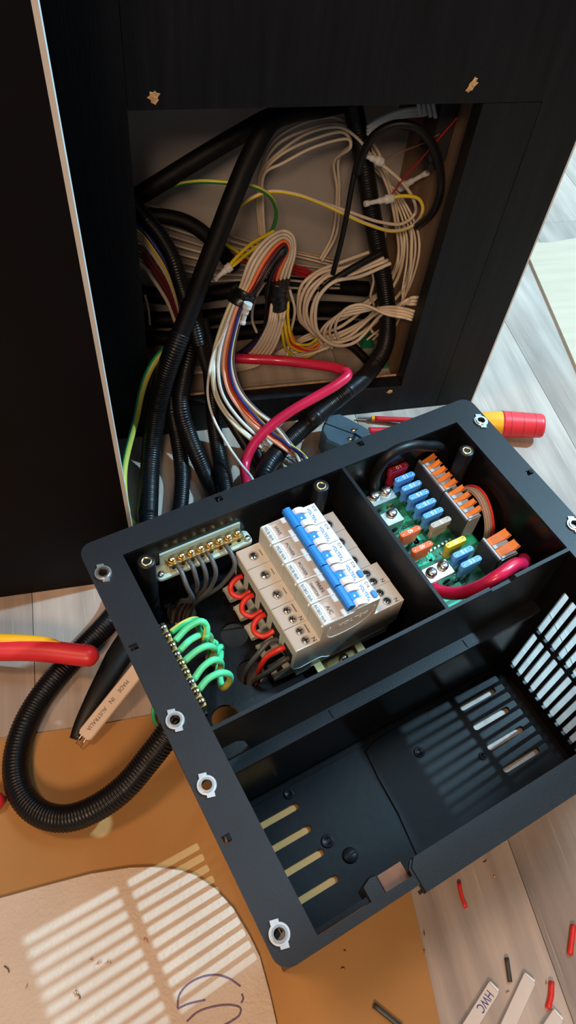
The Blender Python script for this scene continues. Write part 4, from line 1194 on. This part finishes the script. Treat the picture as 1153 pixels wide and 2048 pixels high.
for k in range(4):
    inner('cream wire rising from the coil along the inner side', [(770-k*12, 680, 98-k*4), (798-k*6, 640, 98-k*4), (810+k*5, 560, 98-k*5), (815+k*8, 480, 106-k*5), (792+k*5, 400, 120-k*4), (762-k*6, 330, 134-k*4), (740-k*8, 270, 146-k*4)], 1.3, 'wire_cream', 'cream wires rising at the inner side')
# crimp connectors
def crimp(label, a, b, group=None):
    P, Q = V(*a), V(*b)
    L = (Q-P).length
    prof = lambda t: 4.3 if t < .28 else (3.0 if t < .5 else (2.2 if t < .86 else 2.9))
    mb = MB().tube([P.lerp(Q, i/24) for i in range(25)], 3, 14, rf=lambda l: prof(l/L))
    solo(mb, 'crimp_connector', 'nylon', label, 'connector', 'w', tuple(P), group)
crimp('white crimp connector on the two yellow wires', (462, 532, 47), (428, 560, 40))
crimp('white crimp connector hidden at the taped loom', (497, 606, 1), (485, 648, -4))
crimp('upper white crimp connector with thin brown wire', (764, 324, 84), (722, 308, 80))
crimp('lower white crimp connector with thin red wire', (786, 396, 82), (730, 408, 76))
crimp('white sleeve connector inside the black cable ring', (800, 376, 104), (856, 345, 82))
for k in range(3):
    inner('white ribbed cable at the top of the opening', [(735, 255+k*7, 100), (760, 238+k*6, 96), (800, 222+k*6, 92), (850, 215+k*7, 90)], 1.9, 'nylon', 'white cables at the top', cat='cable')
# relay box and green components
rb = thing('relay_box', 'black relay box with dark red front fixed in the upper corner of the cabinet', 'relay', 'w', (182, 60, 240))
part(MB().box((178, 60, 262), (194.8, 92, 340), ch=2), 'housing', 'matte_black', rb)
part(MB().box((160, 92, 274), (194.8, 112, 340), ch=1.5), 'front', 'wire_maroon', rb)
part(MB().box((181, 64, 252), (192, 80, 262.2), ch=1), 'plug', 'matte_black', rb)
for k in range(4):
    part(MB().tube([(160+k*4, 88-k*2, 318), (164+k*4, 70-k*2, 300)], 1.8, 8), 'white_lead', 'nylon', rb)
SOLIDS += [((188.5, 16, 20), (195, 19, 420)), ((181.6, 0, 0), (232, 16, 345)), ((178, 60, 262), (195, 92, 345)), ((160, 92, 274), (195, 112, 345)), ((181, 64, 252), (192, 80, 262)), ((84, -62, 0), (128, -22, 27))]
for nm, (a, b) in (('green terminal strip on the cabinet floor by the thick hose', ((735, 690), (760, 660))), ('green terminal strip on the cabinet floor by the inner side', ((792, 728), (790, 702)))):
    A = F(a[0], a[1], 3); B_ = F(b[0], b[1], 3)
    A.x = min(A.x, 185)
    t = thing('terminal_strip', nm, 'terminal strip', 'w', (A.x, A.y, .2))
    part(MB().box((A.x-8, A.y-3, .2), (A.x+9, A.y+20, 4)), 'strip_base', 'pcb_green', t)
    SOLIDS.append(((A.x-8, A.y-3, 0), (A.x+9, A.y+20, 13)))
    for q in range(5):
        part(MB().box((A.x-6, A.y-1+q*4.1, 4), (A.x+5, A.y+1.6+q*4.1, 13), ch=.5), 'terminal', 'pcb_green', t)

for i in range(6):
    inner('cream wire fanning from the tape wrap down behind the red battery cable', [(545+i*4, 604, 46), (540+i*5, 640, 42), (524+i*6.5, 676, 42), (500+i*8, 708, 47), (470+i*9, 730, 54), (420+i*8, 744, 62)], 1.75, 'wire_cream', 'cream wires fanning from the tape')
for i, l in enumerate(([(262, 585, 145), (360, 594, 145), (470, 580, 145), (600, 570, 145), (735, 578, 145)], [(262, 640, 143), (380, 638, 143), (500, 626, 143), (640, 618, 143), (735, 622, 143)], [(262, 675, 126), (380, 676, 126), (500, 664, 128), (620, 655, 128), (716, 655, 126)], [(600, 690, 100), (655, 678, 104), (700, 690, 92), (726, 712, 76), (745, 735, 60)])):
    inner(['upper black cable lying across the back of the cabinet', 'middle black cable lying across the back of the cabinet', 'lower black cable lying across the back of the cabinet', 'short black cable curving behind the coiled cream wires'][i], l, (9, 9.5, 8.5, 5)[i], 'conduit_black', name='back_cable', cat='cable', n=14)

# ================================================================== things on the floor
# moulded mains plug with a chamfered outline
plg = thing('mains_plug', 'blue grey moulded mains plug lying face up between panel and box', 'plug', 'w', tuple(F(690, 875, 0)))
ps = 200/1153
PZT = 27
outl = [F(620+x*ps, 800+y*ps, PZT) for x, y in ((135, 355), (150, 290), (215, 165), (345, 148), (640, 300), (715, 385), (700, 470), (560, 480), (350, 535), (190, 460))]
pts2 = [(p.x, p.y) for p in outl]
part(MB().prism(pts2, .2, PZT, 0, 2.2), 'plug_body', 'plug_grey', plg)
def seg(a, b, w, h0, h1, name, m):
    A = F(620+a[0]*ps, 800+a[1]*ps, PZT); B_ = F(620+b[0]*ps, 800+b[1]*ps, PZT)
    d = (B_-A).normalized(); n = Vector((-d.y, d.x, 0))*w
    part(MB().prism([tuple((A+n)[:2]), tuple((B_+n)[:2]), tuple((B_-n)[:2]), tuple((A-n)[:2])], h0, h1), name, m, plg)
seg((165, 265), (500, 390), .7, PZT-.2, PZT+.25, 'groove', 'black_plastic')
seg((555, 335), (490, 475), 1.6, PZT-.2, PZT+.3, 'groove', 'slot_black')
seg((560, 420), (640, 340), 5.5, PZT-.2, PZT+2.2, 'cord_grip', 'plug_grey')
for x, y in ((500, 350), (460, 450)):
    c = F(620+x*ps, 800+y*ps, PZT)
    part(MB().lathe([(2.4, PZT-.2), (2.2, PZT+.8), (0, PZT+1)], (c.x, c.y, 0), 14), 'plug_screw', 'brass', plg)

def handle_tool(name, label, cat, axis_pts, prof, mats_parts):
    pass
# screwdriver lying behind the box
A = F(722, 836, 4); Bq = F(1088, 852, 19.5)
sd = thing('screwdriver', 'insulated screwdriver with red and yellow handle lying behind the box', 'screwdriver', 'w', (A.x, A.y, 0))
def along(a, b, t): return a+(b-a)*t
ax = lambda px: along(A, Bq, (px-722)/(1088-722))
def bar(p, q, r0, r1, n, name, m, parent, prof=None):
    P, Q = p, q
    L = (Q-P).length
    f = prof or (lambda t: r0+(r1-r0)*t)
    return part(MB().tube([P.lerp(Q, i/24) for i in range(25)], r0, n, rf=lambda l: f(l/L)), name, m, parent)
bar(ax(716), ax(748), 1.1, 2.0, 12, 'steel_tip', 'grey_print', sd)
bar(ax(744), ax(751), 3.0, 3.0, 14, 'yellow_ring', 'tool_yellow', sd)
bar(ax(750), ax(935), 3.0, 3.2, 14, 'insulated_shaft', 'tool_red', sd)
bar(ax(925), ax(1010), 7, 15, 22, 'front_grip', 'tool_yellow', sd, prof=lambda t: 8+6.6*math.sin(t*1.45))
hb_ = bar(ax(1003), ax(1089), 15, 13, 26, 'handle', 'tool_red', sd, prof=lambda t: (14.9-1.6*t)*(1 if t < .93 else math.sqrt(max(.05, 1-((t-.93)/.075)**2))))
for px in (1018, 1042, 1066):
    t = (px-1003)/86
    bar(ax(px), ax(px+1.2), 15.0-1.6*t, 15.0-1.6*t, 26, 'grip_groove', 'wire_dark_red', hb_)
A2 = F(640, 868, 4); B2 = F(850, 858, 6)
sd2 = thing('screwdriver', 'second screwdriver with red shaft mostly hidden behind the box', 'screwdriver', 'w', (A2.x, A2.y, 0))
ax2 = lambda px: along(F(735, 862, 5), F(900, 862, 5), (px-735)/165)
bar(ax2(738), ax2(856), 4.2, 4.2, 14, 'insulated_shaft', 'tool_red', sd2)
bar(ax2(852)+Vector((0, -1, 2.2)), ax2(900)+Vector((0, -6, 2.6)), 6, 7, 16, 'handle', 'tool_red', sd2)

# pliers handle reaching in over the hose
pl = thing('pliers', 'pliers with curved red and yellow handle resting on the black hose', 'pliers', 'w', tuple(F(0, 1310, 0)))
cen = [F(-330, 1335, 20), F(-200, 1308, 24), F(-90, 1297, 27), F(0, 1300, 29), F(50, 1300, 30), F(100, 1303, 31), (F(150, 1309, 31)), (F(184, 1312, 31)), F(198, 1313, 31)]
sp = spline(cen, 2)
Lt = sum((sp[i+1]-sp[i]).length for i in range(len(sp)-1))
fr_ = lambda l: 9.8 if l < Lt-9 else 9.8*math.sqrt(max(.04, 1-((l-(Lt-9))/9.2)**2))
part(MB().tube(sp, 8.6, 18, rf=fr_, flat=(.95, .85)), 'grip', 'tool_red', pl, label='red grip')
sp2 = spline([p+Vector((.6, 7.0, 3.6)) for p in cen[:6]]+[cen[6]+Vector((-4, 4.5, 3.6)), cen[7]+Vector((-6, 3.0, 2.4))], 2)
L2 = sum((sp2[i+1]-sp2[i]).length for i in range(len(sp2)-1))
part(MB().tube(sp2, 5.6, 14, rf=lambda l: 5.6 if l < L2-70 else max(.5, 5.6*((L2-l)/70)**.6)), 'grip_inlay', 'tool_yellow', pl, label='yellow inlay')
part(MB().tube(spline([p+Vector((0, 30, -6)) for p in cen[:3]]+[cen[2]+Vector((10, 34, -6))], 3), 7.5, 14), 'second_grip', 'tool_red', pl)
# red tool end peeping in
P = F(-45, 1604, 11); Q = F(9, 1602, 11)
solo(MB().tube([P.lerp(Q, i/16) for i in range(17)], 8, 18, rf=lambda l: 7.6*math.sqrt(max(.03, 1-max(0, (l-(Q-P).length+8)/8.2)**2))), 'tool_handle', 'tool_red', 'rounded red tool handle end beside the hose loop', 'tool', 'w', tuple(P))

# flat twin cable: black sheath and printed pink-white one, folded ends on the cardboard
P0 = F(305, 1205, 12)
fcp = [F(150, 1478, 4.6), F(160, 1452, 5.5), F(187, 1400, 7.4), F(219, 1345, 7.4), F(252, 1290, 6), F(288, 1240, 6)]
solo(MB().tube(spline(fcp, 3), 8, 18, rf=lambda l: 4.5+6.8*min(1, l/75), flat=(1, .42)), 'flat_cable', 'rubber', 'flat black sheathed cable tapering to a fold beside the printed cable', 'cable', 'w', tuple(fcp[0]))
fc = thing('printed_cable', 'flat pale pink cable printed MADE IN AUSTRALIA with cut end', 'cable', 'w', tuple(F(160, 1475, 2)))
ca, cb = F(168, 1474, 11), F(318, 1288, 36)
d = (cb-ca); dn = d.normalized(); wv = Vector((dn.y, -dn.x, 0)).normalized()
upn = wv.cross(dn)
if upn.z < 0: upn = -upn
def strip(a, b, w, h, ends=0):
    mb = MB()
    vs = []
    for t in (0, .03, .5, 1):
        c = a.lerp(b, t)
        k = .75 if t == 0 else 1
        for (x, y) in ((-w*k, -h*.5), (-w*k*.85, -h), (w*k*.85, -h), (w*k, -h*.5), (w*k, h*.5), (w*k*.85, h), (-w*k*.85, h), (-w*k, h*.5)):
            vs.append(c+wv*x+upn*y)
    fs = [tuple(range(8)), tuple(range(24, 32))]
    for j in range(3):
        fs += [(j*8+i, j*8+(i+1) % 8, (j+1)*8+(i+1) % 8, (j+1)*8+i) for i in range(8)]
    return mb.add(vs, fs)
part(strip(ca, cb, 6.6, 2.6), 'sheath', 'sheath_pink', fc, bevel=.4, seg=2)
for k in (-1, 1):
    e = ca-wv*(2.5*k)
    part(MB().tube([e+dn*3, e-dn*3, e-dn*7+Vector((0, 0, -3))], .8, 8), 'core_end', 'tin', fc)
for s_, dist, ln in (('AUSTRALIA', 17, 22), ('IN', 35, 4.4), ('MADE', 49, 11)):
    text(s_, ln, 'grey_print', fc, ca+dn*dist+upn*2.75, -dn, upn.cross(-dn), height=3.4)
wire('thin_wire', 'thin green wire end peeping out under the box flange', 'wire', [F(318, 1395, 20), F(308, 1412, 14), F(307, 1432, 10), F(314, 1450, 8), F(330, 1462, 8)], 1.5, 'wire_green')
wire('sheathed_cable', 'smooth black cable on the floor behind the box, meeting the flat cable', 'cable', [F(302, 1222, 9), F(330, 1180, 9), F(372, 1140, 9), F(420, 1110, 9)], 7, 'rubber', n=14)

# offcuts by the box
def bit(name, label, a, b, r, m, group=None, z=None, bend=0):
    P = F(*a, z or r+.1); Q = F(*b, z or r+.1)
    md = (P+Q)/2+Vector((bend, 0, 0))
    wire(name, label, 'offcut', [P, md, Q], r, m, group, n=10)
    JOBS[-1]['tiny'] = True
zb = 553/1153
bit('wire_offcut', 'short red wire offcut lying alone near the box rim', (919, 1764), (933, 1816), 1.5, 'wire_red', bend=-1)
bit('wire_offcut', 'straight thick red wire offcut beside the plank joint', (1148, 1850), (1141, 1909), 2.1, 'wire_red')
bit('wire_offcut', 'curved red wire offcut next to the white cable strips', (1104, 1962), (1097, 2017), 2.0, 'wire_red', bend=1.2)
bit('wire_offcut', 'dark grey wire offcut near the white cable strips', (1014, 1915), (1021, 1964), 1.7, 'bit_dark')
bit('wire_offcut', 'long dark grey wire offcut on the cardboard', (748, 2010), (805, 2056), 1.9, 'bit_dark', z=3.8)
def sheath(label, a, b, w, txt=None):
    A_ = F(*a, 2.4); B_ = F(*b, 2.4)
    d = (B_-A_).normalized(); n = Vector((-d.y, d.x, 0))
    t = thing('cable_strip', label, 'cable offcut', 'w', (A_.x, A_.y, .1), 'white cable strips')
    q = [A_+n*w+d*1.2, A_-n*w, B_-n*w, B_+n*w]
    part(MB().prism([tuple(p[:2]) for p in q], .2, 4.6, 0, .9), 'sheath', 'sheath_white', t)
    part(MB().prism([tuple((A_+n*w*.8-d*.1)[:2]), tuple((A_-n*w*.8-d*.3)[:2]), tuple((A_-n*w*.8+d*1.5)[:2]), tuple((A_+n*w*.8+d*1.5)[:2])], .6, 4.0), 'cut_end', 'card_white', t)
    if txt:
        c = A_+d*13
        text(txt, 14, 'pen_blue', t, (c.x, c.y, 4.75), tuple(d), tuple(Vector((-d.y, d.x, 0))), height=6, name='handwriting')
sheath('white cable strip handwritten HWC in blue pen', (989, 1972), (925, 2075), 4.6, 'HWC')
sheath('plain white cable strip beside the HWC one', (1060, 1954), (1000, 2085), 4.8)
sheath('short white cable strip end below the curved red offcut', (1117, 2028), (1070, 2100), 4.6)
# light coloured slivers near the round panel
for (a, b) in (((338, 1732), (380, 1712)), ((352, 1740), (388, 1735))):
    P = F(*a, 3); Q = F(*b, 3)
cr = random.Random(3)
for (x, y) in ((848, 1873), (850, 1910), (692, 1905), (967, 1725), (1093, 1968), (1019, 1982), (203, 1925), (185, 1922), (295, 1885), (155, 1990), (992, 1755), (222, 1926), (52, 1975), (690, 1938)):
    zf = 7.0 if x < 300 else (2.9 if x < 860 else .7)
    P = F(x, y, zf); a = cr.uniform(0, 3.1); l = cr.uniform(.8, 1.9)
    wire('copper_strand', 'tiny snipped copper strand scattered on the floor and sheets', 'scrap', [P, P+Vector((l*math.cos(a), l*math.sin(a), .1)), P+Vector((2*l*math.cos(a+.3), 2*l*math.sin(a+.3), 0))], .4, 'copper', 'copper strands')
    JOBS[-1]['tiny'] = True
for (a, b) in (((8, 1932), (18, 1945)), ((153, 1986), (160, 1998))):
    P = F(*a, 6.2); Q = F(*b, 6.2)
    wire('dark_fibre', 'short dark fibre lying on the beige board', 'scrap', [P, (P+Q)/2+Vector((1, 0, .3)), Q], .35, 'bit_dark', 'dark fibres')
    JOBS[-1]['tiny'] = True

build_cables()
